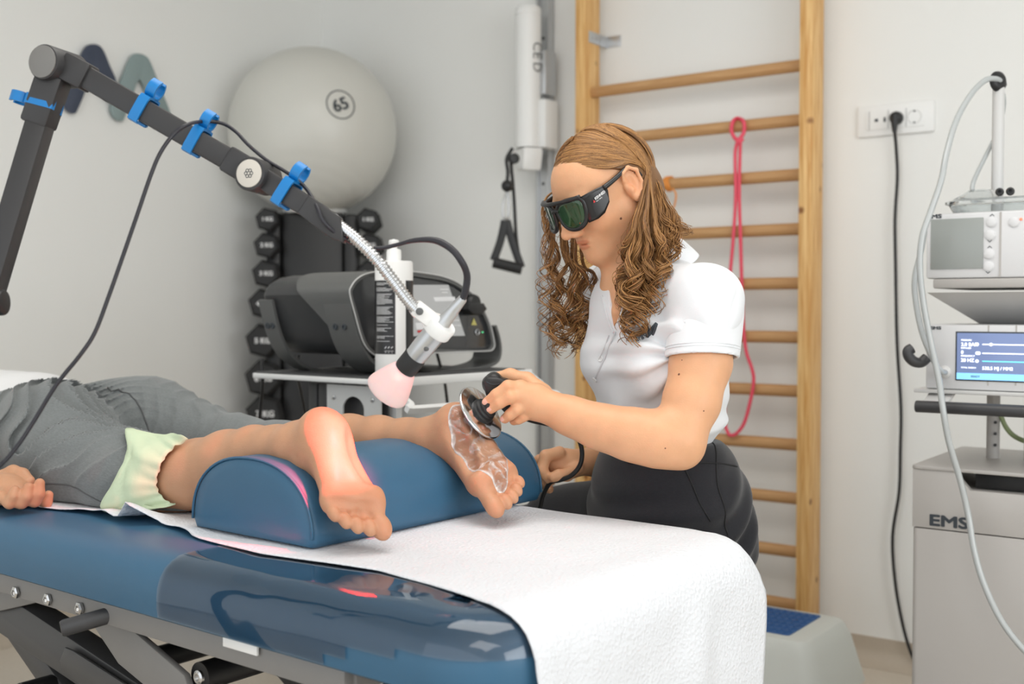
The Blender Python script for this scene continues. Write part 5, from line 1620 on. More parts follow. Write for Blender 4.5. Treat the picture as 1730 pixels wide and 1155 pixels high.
# ------------------------------------------------------------------ gel smeared over the far sole
M_gel = bpy.data.materials.new('contact_gel'); M_gel.use_nodes = True
nt = M_gel.node_tree; nt.nodes.clear(); N_ = nt.nodes; L_ = nt.links
ou = N_.new('ShaderNodeOutputMaterial'); tb = N_.new('ShaderNodeBsdfTransparent'); gb = N_.new('ShaderNodeBsdfGlossy'); db = N_.new('ShaderNodeBsdfDiffuse')
tb.inputs[0].default_value = (1, .985, .97, 1); gb.inputs[1].default_value = .09; db.inputs[0].default_value = (.92, .90, .88, 1)
tcg = N_.new('ShaderNodeTexCoord'); ng = N_.new('ShaderNodeTexNoise'); ng.inputs['Scale'].default_value = 42; ng.inputs['Detail'].default_value = 3; ng.inputs['Distortion'].default_value = 1.6
L_.new(tcg.outputs['Object'], ng.inputs[0])
rg = N_.new('ShaderNodeValToRGB'); rg.color_ramp.elements[0].position = .48; rg.color_ramp.elements[0].color = (.03, .03, .03, 1); rg.color_ramp.elements[1].position = .72; rg.color_ramp.elements[1].color = (.55, .55, .55, 1)
L_.new(ng.outputs[0], rg.inputs[0])
bg = N_.new('ShaderNodeBump'); bg.inputs['Strength'].default_value = .4; bg.inputs['Distance'].default_value = .006; L_.new(ng.outputs[0], bg.inputs['Height']); L_.new(bg.outputs[0], gb.inputs['Normal'])
ea = N_.new('ShaderNodeAttribute'); ea.attribute_name = 'rim'; ad = N_.new('ShaderNodeMath'); ad.operation = 'ADD'; ad.use_clamp = True; L_.new(rg.outputs[0], ad.inputs[0]); L_.new(ea.outputs['Fac'], ad.inputs[1])
m1 = N_.new('ShaderNodeMixShader'); L_.new(ad.outputs[0], m1.inputs[0]); L_.new(tb.outputs[0], m1.inputs[1]); L_.new(db.outputs[0], m1.inputs[2])
fg = N_.new('ShaderNodeFresnel'); fg.inputs[0].default_value = 1.42; L_.new(bg.outputs[0], fg.inputs['Normal'])
m2 = N_.new('ShaderNodeMixShader'); L_.new(fg.outputs[0], m2.inputs[0]); L_.new(m1.outputs[0], m2.inputs[1]); L_.new(gb.outputs[0], m2.inputs[2]); L_.new(m2.outputs[0], ou.inputs[0])
gl_ = SDF(); gl_.ops = list(pb.ops); gl_.lo, gl_.hi = pb.lo, pb.hi
gl_.fun(lambda P: (-.0012 - .0008 * np.sin(P[:, 0] * 210) * np.sin(P[:, 2] * 190 + 90 * P[:, 1])).astype(np.float32), mode='d')
ctr = q2(.095, 0, 0.0); Dg = (toeF - hcF).normalized(); Ng = V3((.70, -.30, .62)); Ng = (Ng - Dg * Ng.dot(Dg)).normalized(); mg = Ng.cross(Dg).normalized()
def gelmask(P):
    q = P - np.array(ctr, np.float32)
    x = q @ np.array(Dg, np.float32); y = q @ np.array(mg, np.float32); z = q @ np.array(Ng, np.float32)
    r = np.sqrt((x / .088) ** 2 + ((y + .002) / (.033 + .02 * x)) ** 2) + .05 * np.sin(x * 130) + .05 * np.sin(y * 170 + x * 60)
    return np.maximum((r - 1) * .03, -(z + .028)).astype(np.float32)
gl_.fun(gelmask, mode='&', k=.001)
cq = np.array(ctr)
gel = soft('gel_smear', gl_, 0.0015, M_gel, None, lo=cq - .12, hi=cq + .12)
paint(gel, lambda P: (np.exp(-(gelmask(P) / .0018) ** 2) * .62)[:, None].repeat(3, 1), 'rim')
tag(gel, 'translucent contact gel smeared over the sole under the disc', 'gel')
# ================================================================== therapist
M_skinW = skin('skin_therapist', rgb(222, 168, 128))
M_shirt = mat('white_pique', rgb(226, 228, 231), .85, spec=.2, sheen=.2, bump=.12, bscale=750, bdist=.002)
M_trs = fabric('black_twill', rgb(36, 36, 40), .25, .7, .2)
wom = thing('person', 'therapist in white polo shirt and black trousers holding the disc applicator', 'person', Vector((at(1120, 850, 2.06).x, at(1120, 850, 2.06).y, 0)))
WB = SDF()
# head frame: forward, left, up
hp_, hy_ = math.radians(29), math.radians(29)
hF = camdir(-math.cos(hp_) * math.cos(hy_), -math.sin(hp_), math.cos(hp_) * math.sin(hy_))
hT = camdir(-math.sin(hp_) * math.cos(hy_), math.cos(hp_), math.sin(hp_) * math.sin(hy_))
hL = camdir(math.sin(hy_), 0, math.cos(hy_))
HS = .945
hO = at(1061, 320, 1.915) - hL * (.070 * HS)
HAX = [hF, hL, hT]
def hd_(f, l, t): return hO + (hF * f + hL * l + hT * t) * HS
def hell(c, r, k=.012, mode='+', S=None): (S or WB).ell(hd_(*c), tuple(q * HS for q in r), HAX, k, mode)
def hcap(a, b, ra, rb, k=.012, mode='+'): WB.cap(hd_(*a), hd_(*b), ra * HS, rb * HS, k, mode)
hell((-.008, 0, .030), (.092, .071, .080))
hell((.040, 0, .038), (.046, .056, .050), .03)
hell((.034, 0, -.018), (.052, .055, .066), .03)
for s in (-1, 1):
    hcap((.004, s * .050, -.040), (.062, s * .016, -.086), .020, .017, .025)
    hell((.056, s * .034, -.022), (.028, .025, .028), .02)
    hell((.074, s * .031, .022), (.016, .022, .010), .012)          # brow
hell((.073, 0, -.089), (.017, .020, .017), .018)
hcap((.086, 0, .018), (.1110, 0, -.026), .0075, .0092, .010)
hell((.1125, 0, -.0295), (.0095, .0092, .0082), .006)
for s in (-1, 1): hell((.099, s * .0108, -.0335), (.0115, .0068, .0068), .004)
for s in (-1, 1): hell((.1045, s * .0068, -.0410), (.0055, .0032, .0036), .001, '-')
hell((.070, 0, -.057), (.017, .028, .024), .02)
hell((.0862, 0, -.0550), (.0056, .0215, .0044), .006)
hell((.0842, 0, -.0640), (.0064, .0180, .0056), .006)
hell((.0905, 0, -.0594), (.0080, .0220, .0010), .0015, '-')
for s in (-1, 1):
    hell((.092, s * .032, .008), (.014, .016, .010), .010, '-')
    hell((.070, s * .031, .008), (.0135, .0135, .0125), .003)
    # ear
    hell((-.010, s * .073, .006), (.018, .0075, .030), .004)
    hell((-.006, s * .079, -.016), (.009, .0055, .011), .004)
    hell((-.005, s * .083, .008), (.0095, .0075, .019), .002, '-')
    WB.path([hd_(.006, s * .077, .018), hd_(.004, s * .080, .032), hd_(-.010, s * .082, .037), hd_(-.024, s * .083, .026), hd_(-.025, s * .082, .004), hd_(-.014, s * .079, -.018)], [.0032] * 6, .003)
    hell((-.001, s * .078, -.002), (.006, .006, .008), .004)
nb = at(1088, 462, 2.02)
WB.cap(hd_(-.026, 0, -.035), nb, .049, .056, .03)
WB.cap(hd_(-.01, 0, -.06), at(1062, 480, 1.99), .036, .045, .03)
# torso frame
tF = camdir(-.86, -.10, .50); tS = camdir(.50, 0, .86); tS = (tS - tF * tS.dot(tF)).normalized(); tT = tF.cross(tS).normalized()
if tT.z < 0: tT = -tT
TAX = [tF, tS, tT]
rc = at(1118, 590, 2.005)
WB.ell(rc, (.080, .108, .14), TAX, .02)
WB.ell(at(1072, 520, 1.985), (.055, .085, .06), TAX, .03)
shN, shF = at(1190, 508, 1.885), at(1030, 492, 2.15)
WB.cap(shN, nb - tT * .03, .036, .036, .03); WB.cap(shF, nb - tT * .03, .036, .036, .03)
# near arm
armN = [shN, at(1188, 560, 1.862), at(1184, 612, 1.848), at(1168, 680, 1.825), at(1146, 742, 1.803)]
WB.path(armN, [.040, .045, .0490, .045, .037], .012)
WB.ell(at(1152, 760, 1.80), (.027, .027, .027), None, .02)
fore = [armN[-1], at(1105, 742, 1.80), at(1060, 732, 1.812), at(1008, 719, 1.83), at(960, 701, 1.845), at(928, 688, 1.855)]
WB.path(fore, [.035, .037, .0355, .0305, .0255, .0235], .03)
# near hand
wrN = fore[-1]
MC = [at(880, 654, 1.850), at(882, 668, 1.842), at(886, 682, 1.845), at(891, 694, 1.855)]
for m_, r in zip(MC, (.0125, .013, .0125, .0115)): WB.cap(wrN, m_, .019, r, .014)
WB.cap(at(908, 664, 1.855), at(902, 690, 1.857), .015, .014, .015)
fing = [
    ([MC[0], at(858, 652, 1.838), at(838, 666, 1.838), at(822, 679, 1.845)], (.0108, .0096, .0086, .0076)),
    ([MC[1], at(862, 671, 1.832), at(844, 681, 1.835), at(829, 691, 1.842)], (.0112, .0100, .0088, .0078)),
    ([MC[2], at(872, 692, 1.836), at(862, 700, 1.838), at(853, 707, 1.846)], (.0108, .0098, .0088, .0080)),
    ([MC[3], at(884, 703, 1.850), at(876, 708, 1.853), at(868, 711, 1.860)], (.0098, .0088, .0080, .0072))]
for p, r in fing: WB.path(p, r, .004)
WB.path([at(916, 664, 1.875), at(890, 642, 1.890), at(862, 634, 1.895), at(842, 636, 1.895)], (.017, .0125, .0108, .0088), .008)
# far arm and fist
armF = [shF, at(1060, 640, 2.20), at(1075, 765, 2.19), at(1030, 778, 2.13), at(985, 780, 2.085)]
WB.path(armF, [.046, .046, .038, .033, .025], .03)
WB.ell(at(952, 784, 2.065), (.036, .030, .026), [camdir(-1, 0, 0), camdir(0, 1, 0), camdir(0, 0, 1)], .02)
for p, r in (([at(945, 764, 2.045), at(922, 770, 2.035), at(915, 795, 2.028), at(931, 812, 2.035)], .0105), ([at(938, 772, 2.06), at(912, 778, 2.055), at(908, 803, 2.05), at(926, 822, 2.05)], .0105), ([at(938, 782, 2.075), at(912, 790, 2.075), at(912, 812, 2.07), at(928, 826, 2.065)], .010), ([at(975, 790, 2.045), at(958, 802, 2.03), at(944, 803, 2.025), at(934, 806, 2.022)], .0108)):
    WB.path(p, [r * 1.1, r, r * .95, r * .82], .006)
# ------------------------------------------------------------------ polo shirt
S1 = SDF()
S1.ell(rc, (.102, .135, .165), TAX, .04)
for s in (-1, 1): S1.ell(rc + tF * .066 + tS * (s * .060) - tT * .012, (.056, .062, .060), TAX, .045)
S1.ell(at(1118, 705, 2.01), (.094, .122, .075), TAX, .05)
S1.cap(shN, nb + tS * .015 - tT * .03, .056, .048, .035)
S1.cap(shF, nb - tS * .015 - tT * .03, .054, .048, .035)
S1.ell(at(1075, 515, 1.99), (.066, .10, .065), TAX, .04)
S1.cap(shN, at(1188, 545, 1.868), .058, .060, .03)
# creases from the armpit, blousing over the waistband
ap = np.array(at(1135, 600, 1.88), np.float32)
tTn, tSn, tFn = (np.array(v, np.float32) for v in (tT, tS, tF))
def s_folds(P):
    q = P - ap
    r = np.linalg.norm(q, axis=1)
    ang = np.arctan2(q @ tTn, q @ tFn)
    a = np.sin(ang * 9 + r * 14) * np.exp(-(r / .13) ** 2) * np.clip(r / .03, 0, 1) * .0062
    z = (P - np.array(rc, np.float32)) @ tTn
    b = np.sin(z * 120 + 5 * np.sin((P @ tSn) * 22)) * np.exp(-((z + .135) / .035) ** 2) * .0050
    c = np.sin((P @ tSn) * 55 + z * 20) * np.exp(-((z + .05) / .09) ** 2) * .0024
    return (a + b + c).astype(np.float32)
S1.fun(s_folds, mode='d')
wz = at(1118, 749, 2.0).z
S1.fun(lambda P: (wz - .01 - P[:, 2]).astype(np.float32), mode='&', k=.012)
# open placket: skin shows in a V below the throat
def march(S, px, py, d0, d1):
    P_ = np.array([list(at(px, py, d)) for d in np.linspace(d0, d1, 240)], np.float32)
    v = S.ev(P_); i = int(np.argmax(v < 0))
    return Vector(P_[i].tolist())
vee = [(march(S1, px, py, 1.75, 2.1), w) for px, py, w in ((1047, 478, .021), (1043, 500, .0165), (1039, 528, .0095), (1037, 556, .0025))]
vdn = tF * .9 + camdir(0, 0, 1) * .35
for (p, w), (p2, w2) in zip(vee, vee[1:]):
    S1.cap(p + vdn * .004, p2 + vdn * .004, w + .0015, w2 + .0015, .002, '-')
    WB.cap(p - vdn * (w * .95), p2 - vdn * (w2 * .95), w, w2, .012)
wbody = soft('body', WB, 0.0022, M_skinW, wom)
lipC = [hd_(.0985, 0, -.0545), hd_(.0965, 0, -.0640)]
def w_tint(P):
    c = np.ones((len(P), 3), np.float32)
    q = (P - np.array(hO)) / HS @ np.array([list(v) for v in HAX], np.float32).T
    def e(ctr, r): return np.sqrt((((q - np.array(ctr)) / np.array(r)) ** 2).sum(1))
    lw = np.clip((1.12 - np.minimum(e((.0875, 0, -.0548), (.010, .0215, .0048)), e((.0855, 0, -.0642), (.010, .0180, .0060)))) * 6, 0, 1)[:, None] * .8
    c = c * (1 - lw) + lw * np.array([.86, .56, .52])
    ck = np.exp(-(e((.07, .045, -.02), (.03, .03, .028)) ** 2))[:, None] * .30
    c = c * (1 - ck) + ck * np.array([1.05, .82, .76])
    ns = np.exp(-(e((.11, 0, -.03), (.014, .014, .014)) ** 2))[:, None] * .35
    c = c * (1 - ns) + ns * np.array([1.02, .78, .72])
    er = np.exp(-(e((-.008, .078, .0), (.02, .015, .03)) ** 2))[:, None] * .4
    c = c * (1 - er) + er * np.array([1.0, .74, .68])
    mole = (np.linalg.norm(P - np.array(at(1049, 369, 1.93)), axis=1) < .0035)[:, None] * .0
    for p, _ in fing:
        w = np.exp(-(np.linalg.norm(P - np.array(p[3]), axis=1) / .012) ** 2)[:, None] * .45
        c = c * (1 - w) + w * np.array([1.06, .76, .70])
        w = np.exp(-(np.linalg.norm(P - np.array(p[1]), axis=1) / .010) ** 2)[:, None] * .25
        c = c * (1 - w) + w * np.array([1.04, .82, .76])
    return c
paint(wbody, w_tint)
bvW = BVHTree.FromPolygons([v.co for v in wbody.data.vertices], [p.vertices for p in wbody.data.polygons])
def hitpx(bv, px, py):
    o = Vector((0, 0, HC)); d = (at(px, py, 1) - o).normalized()
    h = bv.ray_cast(o, d)
    return (h[0], h[1]) if h[0] is not None else (None, None)
M_mole = mat('mole_brown', rgb(110, 66, 46), .6)
for px, py, r in ((1049, 369, .0022), (1147, 632, .0020), (1189, 694, .0012), (1124, 757, .0012), (1152, 608, .001)):
    h, n = hitpx(bvW, px, py)
    if h is not None:
        g = G(); g.ball((0, 0, 0), (r, r, r * .45), 10, mat4(h, *frame(n))); g.build('mole', M_mole, wbody)
# finger nails
M_nail = mat('nail', rgb(236, 178, 158), .25)
for p, r in fing[:3]:
    tip, pre = p[3], p[2]
    d = (tip - pre).normalized(); v = camdir(.15, .5, 1); v = (v - d * v.dot(d)).normalized()
    g = G(); g.ball((0, 0, 0), (.0048, .0065, .0014), 12, mat4(tip + v * (r[3] * .86) - d * .001, d.cross(v), d, v)); g.build('nail', M_nail, wbody)

S1.cap(hd_(-.02, 0, -.04), at(1085, 458, 2.02), .058, .060, .006, '-')          # neck hole
shirt = soft('polo_shirt', S1, 0.0028, M_shirt, wom)
bvS = BVHTree.FromPolygons([v.co for v in shirt.data.vertices], [p.vertices for p in shirt.data.polygons])
# sleeves: cut tubes with a hem
def sleeve(p0, p1, r0, r1, ncut, name):
    S = SDF(); S.cap(p0, p1 + (p1 - p0) * .4, r0, r1, .02)
    ax_ = (p1 - p0).normalized()
    c = np.array(p1, np.float32); nn = np.array(ncut, np.float32)
    S.cap(p0 + ax_ * .04, p1 + (p1 - p0) * .7, r0 - .006, r1 - .006, 0, '-')
    S.fun(lambda P: (.0022 * np.sin((P @ tTn) * 60 + (P @ tFn) * 75) * np.clip(((c - P) @ nn) * 14, 0, 1)).astype(np.float32), mode='d')
    S.fun(lambda P: ((P - c) @ nn).astype(np.float32), mode='&')
    o = soft(name, S, 0.0025, M_shirt, wom)
    # hem seam rings
    x, y, z = frame(nn)
    for k in (.012, .0165):
        g = G(); pts = []
        for i in range(40):
            a = 2 * PI * i / 40
            cc = p1 - ax_ * (k / max(.3, ax_.dot(Vector(nn))))
            dirv = x * math.cos(a) + y * math.sin(a)
            pr = dirv - ax_ * dirv.dot(ax_)
            pts.append(cc + dirv * ((r1 + .0006) / max(.5, pr.length)))
        g.tube(pts, .0007, 5, closed=True); g.build('hem_stitch', M_shirt, o, 180)
    return o
cn = camdir(-.02, -1, .18)
sleeve(at(1194, 512, 1.882), at(1186, 604, 1.850), .0605, .0600, cn, 'sleeve')
sleeve(shF, at(1050, 590, 2.19), .060, .058, camdir(0, -1, 0), 'sleeve')
# collar: a folded band round the neck, open in front
nc = at(1094, 458, 2.02)
cu = camdir(-.40, .90, .16)
cF = (tF - cu * tF.dot(cu)).normalized(); cS = cu.cross(cF).normalized()
if cS.dot(tS) < 0: cS = -cS
rows = []
def colrow(h, rad, drop, frac):
    row = []
    for i in range(49):
        a = math.radians(24 + (336 - 24) * i / 48)
        front = max(0, math.cos(a))
        d = cF * (math.cos(a) * rad * 1.08) + cS * (math.sin(a) * rad)
        row.append(nc + d + cu * (h - drop * front ** 1.5) + cF * (.018 * front * frac))
    return row
rows = [colrow(-.012, .070, .030, 0), colrow(.012, .0665, .028, 0), colrow(.026, .0665, .026, .2), colrow(.031, .0695, .026, .3), colrow(.028, .0735, .028, .4), colrow(.010, .081, .036, .8), colrow(-.010, .090, .050, 1.2)]
g = G(); n_ = 49
g.add([p for r in rows for p in r], [(j * n_ + i, j * n_ + i + 1, (j + 1) * n_ + i + 1, (j + 1) * n_ + i) for j in range(len(rows) - 1) for i in range(n_ - 1)])
co = g.build('collar', M_shirt, wom, 180)
so = co.modifiers.new('thickness', 'SOLIDIFY'); so.thickness = .0022; so.offset = 0
sb = co.modifiers.new('smooth', 'SUBSURF'); sb.levels = 1; sb.render_levels = 2
# placket strip and buttons
def surf(px, py, off=.001, bv=None):
    h, n = hitpx(bv or bvS, px, py)
    return None if h is None else h + n * off
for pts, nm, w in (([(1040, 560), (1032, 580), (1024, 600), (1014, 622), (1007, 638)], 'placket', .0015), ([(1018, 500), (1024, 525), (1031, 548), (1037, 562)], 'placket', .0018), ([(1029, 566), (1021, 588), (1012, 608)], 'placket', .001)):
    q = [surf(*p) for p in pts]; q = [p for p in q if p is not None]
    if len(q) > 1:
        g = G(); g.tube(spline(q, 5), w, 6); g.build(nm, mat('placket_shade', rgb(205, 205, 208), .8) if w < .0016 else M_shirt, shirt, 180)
for px, py in ((1005, 641), (1015, 606)):
    h, n = hitpx(bvS, px, py)
    if h is not None:
        g = G(); x, y, z = frame(n); g.lathe([(.0052, 0), (.0055, .001), (.0045, .0018), (.003, .0012), (0, .0012)], h + n * .0005, n, 18); g.build('button', mat('button_pearl', rgb(230, 230, 230), .25), shirt)
# chest emblem: slanted M strokes and lettering below
def stroke(px0, py0, px1, py1, w):
    pts = []
    for k in range(9):
        t = k / 8; p = surf(px0 + (px1 - px0) * t, py0 + (py1 - py0) * t, .0008)
        if p is not None: pts.append(p)
    if len(pts) > 2:
        g = G(); g.tube(pts, [w * (.5 + .5 * math.sin(PI * (.12 + .76 * i / (len(pts) - 1)))) for i in range(len(pts))], 8, flat=.25, up=camdir(0, 0, 1)); g.build('emblem_stroke', M_print, shirt, 180)
stroke(1082, 566, 1090, 548, .0040); stroke(1090, 546, 1099, 562, .0040); stroke(1093, 570, 1110, 546, .0042); stroke(1111, 547, 1103, 566, .003)
h0, n0 = hitpx(bvS, 1074, 580)
if h0 is not None:
    xx_ = camdir(1, .12, -.35); xx_ = (xx_ - n0 * xx_.dot(n0)).normalized()
    lettering('emblem_text', 'virgo-li', .012, h0 + n0 * .0015 - xx_ * .0, xx_, n0.cross(xx_), M_print, shirt, .0008)

# ------------------------------------------------------------------ trousers
T1_ = SDF()
T1_.ell(at(1120, 772, 2.01), (.098, .124, .05), TAX, .05)
T1_.ell(at(1125, 850, 2.02), (.128, .158, .105), TAX, .06)
T1_.ell(at(1166, 860, 2.0), (.085, .10, .10), TAX, .05)
T1_.ell(at(1158, 925, 2.04), (.12, .14, .08), TAX, .05)
thN = [at(1150, 905, 2.02), at(1010, 950, 2.13), at(930, 985, 2.17)]
T1_.path(thN, [.098, .078, .066], .04)
thF = [at(1075, 880, 2.16), at(960, 898, 2.24), at(870, 915, 2.32)]
T1_.path(thF, [.095, .080, .066], .04)
for kx in (thN[-1], thF[-1]):
    an = Vector((kx.x - .05, kx.y + .05, .11))
    T1_.path([kx, (kx + an) / 2, an], [.064, .056, .044], .03)
pcn = np.array(at(1120, 850, 2.02), np.float32)
def t_folds(P):
    q = P - pcn
    z = q @ tTn; f = q @ tFn; s = q @ tSn
    a = np.sin(z * 105 + f * 28 + 3.0 * np.sin(f * 18 + s * 9)) * np.exp(-((z + .03) / .08) ** 2) * .0050
    b = np.sin(f * 80 + z * 95 + 2 * np.sin(s * 30)) * np.exp(-((z + .07) / .05) ** 2) * .0042
    return (a + b).astype(np.float32)
T1_.fun(t_folds, mode='d')
T1_.fun(lambda P: (P[:, 2] - at(1118, 742, 2.0).z).astype(np.float32), mode='&', k=.004)
trs = soft('trousers', T1_, 0.004, M_trs, wom)
M_seamk = mat('seam_black', rgb(22, 22, 24), .8)
for pts in ([(1003, 776), (1060, 782), (1130, 785), (1200, 782), (1245, 788)], [(1204, 748), (1210, 790), (1222, 850), (1230, 905)], [(1156, 790), (1170, 820), (1188, 860), (1200, 880)]):
    bvT = BVHTree.FromPolygons([v.co for v in trs.data.vertices], [p.vertices for p in trs.data.polygons])
    q = [surf(p[0], p[1], .0004, bvT) for p in pts]; q = [p for p in q if p is not None]
    if len(q) > 1: drape(trs, q, .0014, M_seamk, 'seam', trs)
for kx in (thN[-1], thF[-1]):
    an = Vector((kx.x - .05, kx.y + .05, 0))
    S = SDF(); S.cap(an + V3((.03, 0, .045)), an + V3((-.13, .03, .035)), .042, .034, .02); S.ell(an + V3((-.03, 0, .08)), (.05, .042, .05), k=.03)
    S.fun(lambda P: (.002 - P[:, 2]).astype(np.float32), mode='&')
    soft('shoe', S, .005, M_white, wom)
# stool she sits on
sz_ = at(1150, 940, 2.05).z - .075
sc = at(1105, 940, 2.10); sc = Vector((sc.x, sc.y, 0))
stl = thing('stool', 'round black swivel stool under the therapist', 'stool', sc)
g = G(); g.lathe([(.12, 0), (.145, .008), (.15, .03), (.142, .052), (.12, .06), (0, .06)], sc + V3((0, 0, sz_ - .06)), (0, 0, 1), 36); g.build('seat', M_black, stl)
g = G(); g.cyl(sc + V3((0, 0, .09)), sc + V3((0, 0, sz_ - .055)), .022, 20); g.build('gas_column', M_steel, stl)
for k in range(5):
    a = 2 * PI * k / 5; d = V3((math.cos(a), math.sin(a), 0))
    g = G(); g.bar(sc + V3((0, 0, .10)), sc + d * .24 + V3((0, 0, .075)), .035, .025, .004); g.build('leg', M_dark, stl)
    c = sc + d * .235 + V3((0, 0, .03)); t = V3((-d.y, d.x, 0)); g = G(); g.cyl(c - t * .011, c + t * .011, .03, 16, .003); g.build('castor', M_rubber, stl)

# ------------------------------------------------------------------ safety goggles
M_gog = mat('goggle_black', rgb(26, 26, 28), .28)
M_lens = mat('dark_green_lens', rgb(28, 62, 34), .06, coat=.6, var=.5, scale=35)
gog = thing('safety_goggles', 'black laser safety goggles with dark green lenses on the therapist', 'goggles', hd_(.11, 0, 0))
def gp(l, t, off=0.0):
    """point on the wrap-round front: l left-right, t height"""
    f = .1135 - 4.2 * l * l - max(0, abs(l) - .052) * .55
    tilt = -.10 * (t - .008)
    return hd_(f + off + tilt, l, t)
def lens_outline(s):
    pts = [(.007, .020), (.020, .031), (.045, .033), (.060, .029), (.063, .012), (.058, -.012), (.045, -.020), (.026, -.018), (.013, -.008), (.008, .006)]
    return spline([(s * a, b, 0) for a, b in pts], 5, closed=True)
for s in (1, -1):
    ol = lens_outline(s)
    c = V3((sum(p.x for p in ol) / len(ol), sum(p.y for p in ol) / len(ol), 0))
    g = G(); vs = []; n_ = len(ol)
    for k in (1.0, .75, .5, .25):
        vs += [gp(c.x + (p.x - c.x) * k, c.y + (p.y - c.y) * k, .0005) for p in ol]
    vs.append(gp(c.x, c.y, .0005))
    fs = [(j * n_ + i, j * n_ + (i + 1) % n_, (j + 1) * n_ + (i + 1) % n_, (j + 1) * n_ + i) for j in range(3) for i in range(n_)] + [(3 * n_ + i, 3 * n_ + (i + 1) % n_, 4 * n_) for i in range(n_)]
    g.add(vs, fs); lo_ = g.build('lens', M_lens, gog, 180)
    so = lo_.modifiers.new('thickness', 'SOLIDIFY'); so.thickness = .002
    g = G(); g.tube([gp(p.x, p.y, .0005) for p in ol], .0036, 8, closed=True, flat=1.1); g.build('rim', M_gog, gog, 180)
    # side shield back to the temple
    secs = []
    for l, f, t0, t1 in ((.062, None, -.016, .031), (.069, .080, -.017, .032), (.0735, .066, -.013, .032), (.0755, .050, .000, .031), (.0765, .044, .019, .030)):
        ring = []
        for k in range(9):
            t = t0 + (t1 - t0) * k / 8
            if f is None: ring.append(gp(s * l, t, .003))
            else: ring.append(hd_(f, s * l, t))
        secs.append(ring)
    g = G(); g.add([p for r in secs for p in r], [(j * 9 + i, j * 9 + i + 1, (j + 1) * 9 + i + 1, (j + 1) * 9 + i) for j in range(len(secs) - 1) for i in range(8)])
    sh = g.build('side_shield', M_gog, gog, 180); so = sh.modifiers.new('thickness', 'SOLIDIFY'); so.thickness = .003; so.offset = 0
    tp_ = [hd_(.050, s * .0765, .0265), hd_(.030, s * .0775, .029), hd_(.010, s * .0785, .0325), hd_(-.010, s * .078, .036), hd_(-.026, s * .077, .026), hd_(-.034, s * .076, .010)]
    g = G(); g.tube(spline(tp_, 6), [.0048 - .0022 * i / 30 for i in range(31)], 8); g.build('temple', M_gog, gog, 180)
g = G(); g.tube(spline([gp(-.010, .018, .001), gp(0, .021, .003), gp(.010, .018, .001)], 6), .0036, 8); g.build('bridge', M_gog, gog, 180)
g = G(); g.tube(spline([gp(l, .0335 - abs(l) * .02, .0025) for l in np.linspace(-.062, .062, 9)], 4), .0036, 8); g.build('brow_bar', M_gog, gog, 180)
def shp(f, t): return hd_(f, .0748 + .004 * (.066 - f) / .02 * .4 + .0022, t)
xg = (hd_(.04, .08, .02) - hd_(.07, .0755, .0155)).normalized()
lp_ = hd_(.0745, .0748, .0155); yg = (hT - xg * hT.dot(xg)).normalized(); zg = xg.cross(yg)
lettering('goggle_print', 'KENNED', .0062, lp_ + hL * .0012, xg, yg, M_printw, gog, .0003, 0, stretch=.9, fat=.0002)
lettering('goggle_print', 'laser safety', .0028, lp_ + hL * .0012 - yg * .0035, xg, yg, M_printw, gog, .0003)
g = G(); tq = lp_ - xg * .0055 + hL * .0012; g.prism([(0, 0), (.0042, 0), (.0021, .0045)], tq - yg * .002, xg, yg, zg, 0, .0006); g.build('goggle_mark', M_red, gog)

# ------------------------------------------------------------------ disc applicator in her hand
app = thing('disc_applicator', 'black handheld applicator with round steel disc pressed to the heel', 'applicator', at(812, 697, 1.86))
dn = camdir(.73, .54, .42)
DC = at(812, 697, 1.858)
M_disc = mat('polished_disc', rgb(165, 156, 150), .16, 1.0)
g = G(); g.lathe([(0, -.002), (.040, -.003), (.0465, -.002), (.048, 0), (.0465, .0018), (.044, .0022), (0, .0022)], DC, dn, 64); g.build('disc', M_disc, app, 40)
g = G(); g.lathe([(.0463, -.0025), (.0485, -.001), (.0485, .001), (.0463, .0026)], DC, dn, 64); g.build('disc_rim', M_chrome, app, 60)
M_rib = mat('ribbed_rubber', rgb(28, 28, 29), .5)
g = G(); g.lathe([(.0215, .002), (.0222, .006), (.019, .008), (.0195, .012), (.0165, .014), (.0168, .018), (.0135, .020), (.0135, .026), (.011, .030), (.0095, .046)], DC, dn, 40); g.build('ribbed_neck', M_rib, app, 50)
hx = (at(872, 694, 1.885) - at(832, 650, 1.875)).normalized()
hz = camdir(-.15, .1, 1); hz = (hz - hx * hz.dot(hx)).normalized(); hy2 = hz.cross(hx)
hc_ = at(850, 666, 1.882)
g = G(); g.prism(rrect(.082, .036, .014, 6), hc_, hx, hy2, hz, -.016, .014, .008, 3); g.build('handle', M_black, app, 50)
hh_ = at(835, 650, 1.872)
g = G(); ux2 = camdir(.94, -.05, 0); uy2 = camdir(.05, .94, .1)
g.prism([(-.020, .004), (-.014, .0135), (.004, .0145), (.022, .0105), (.030, .003), (.024, -.012), (.0, -.022), (-.012, -.018)], hh_, ux2, uy2, ux2.cross(uy2), -.014, .012, .006, 3); g.build('handle_head', M_black, app, 50)
g = G(); g.tube(spline([at(822, 645, 1.857), at(832, 649, 1.856), at(845, 648, 1.857)], 6), .0007, 6); g.build('button_groove', M_print, app)
kb = [(872, 694, 1.89), (892, 708, 1.93), (925, 716, 1.96), (958, 722, 1.98), (974, 735, 1.99), (983, 760, 2.0), (980, 785, 2.005), (965, 803, 2.01), (945, 811, 2.02), (930, 815, 2.03), (918, 835, 2.05), (912, 858, 2.06), (905, 890, 2.08)]
acb = thing('applicator_cable', 'thick black applicator cable looping through the far fist', 'cable', at(905, 890, 2.08))
g = G(); g.tube(spline([at(*p) for p in kb], 7), .0042, 10); g.build('cable', M_black, acb, 180)
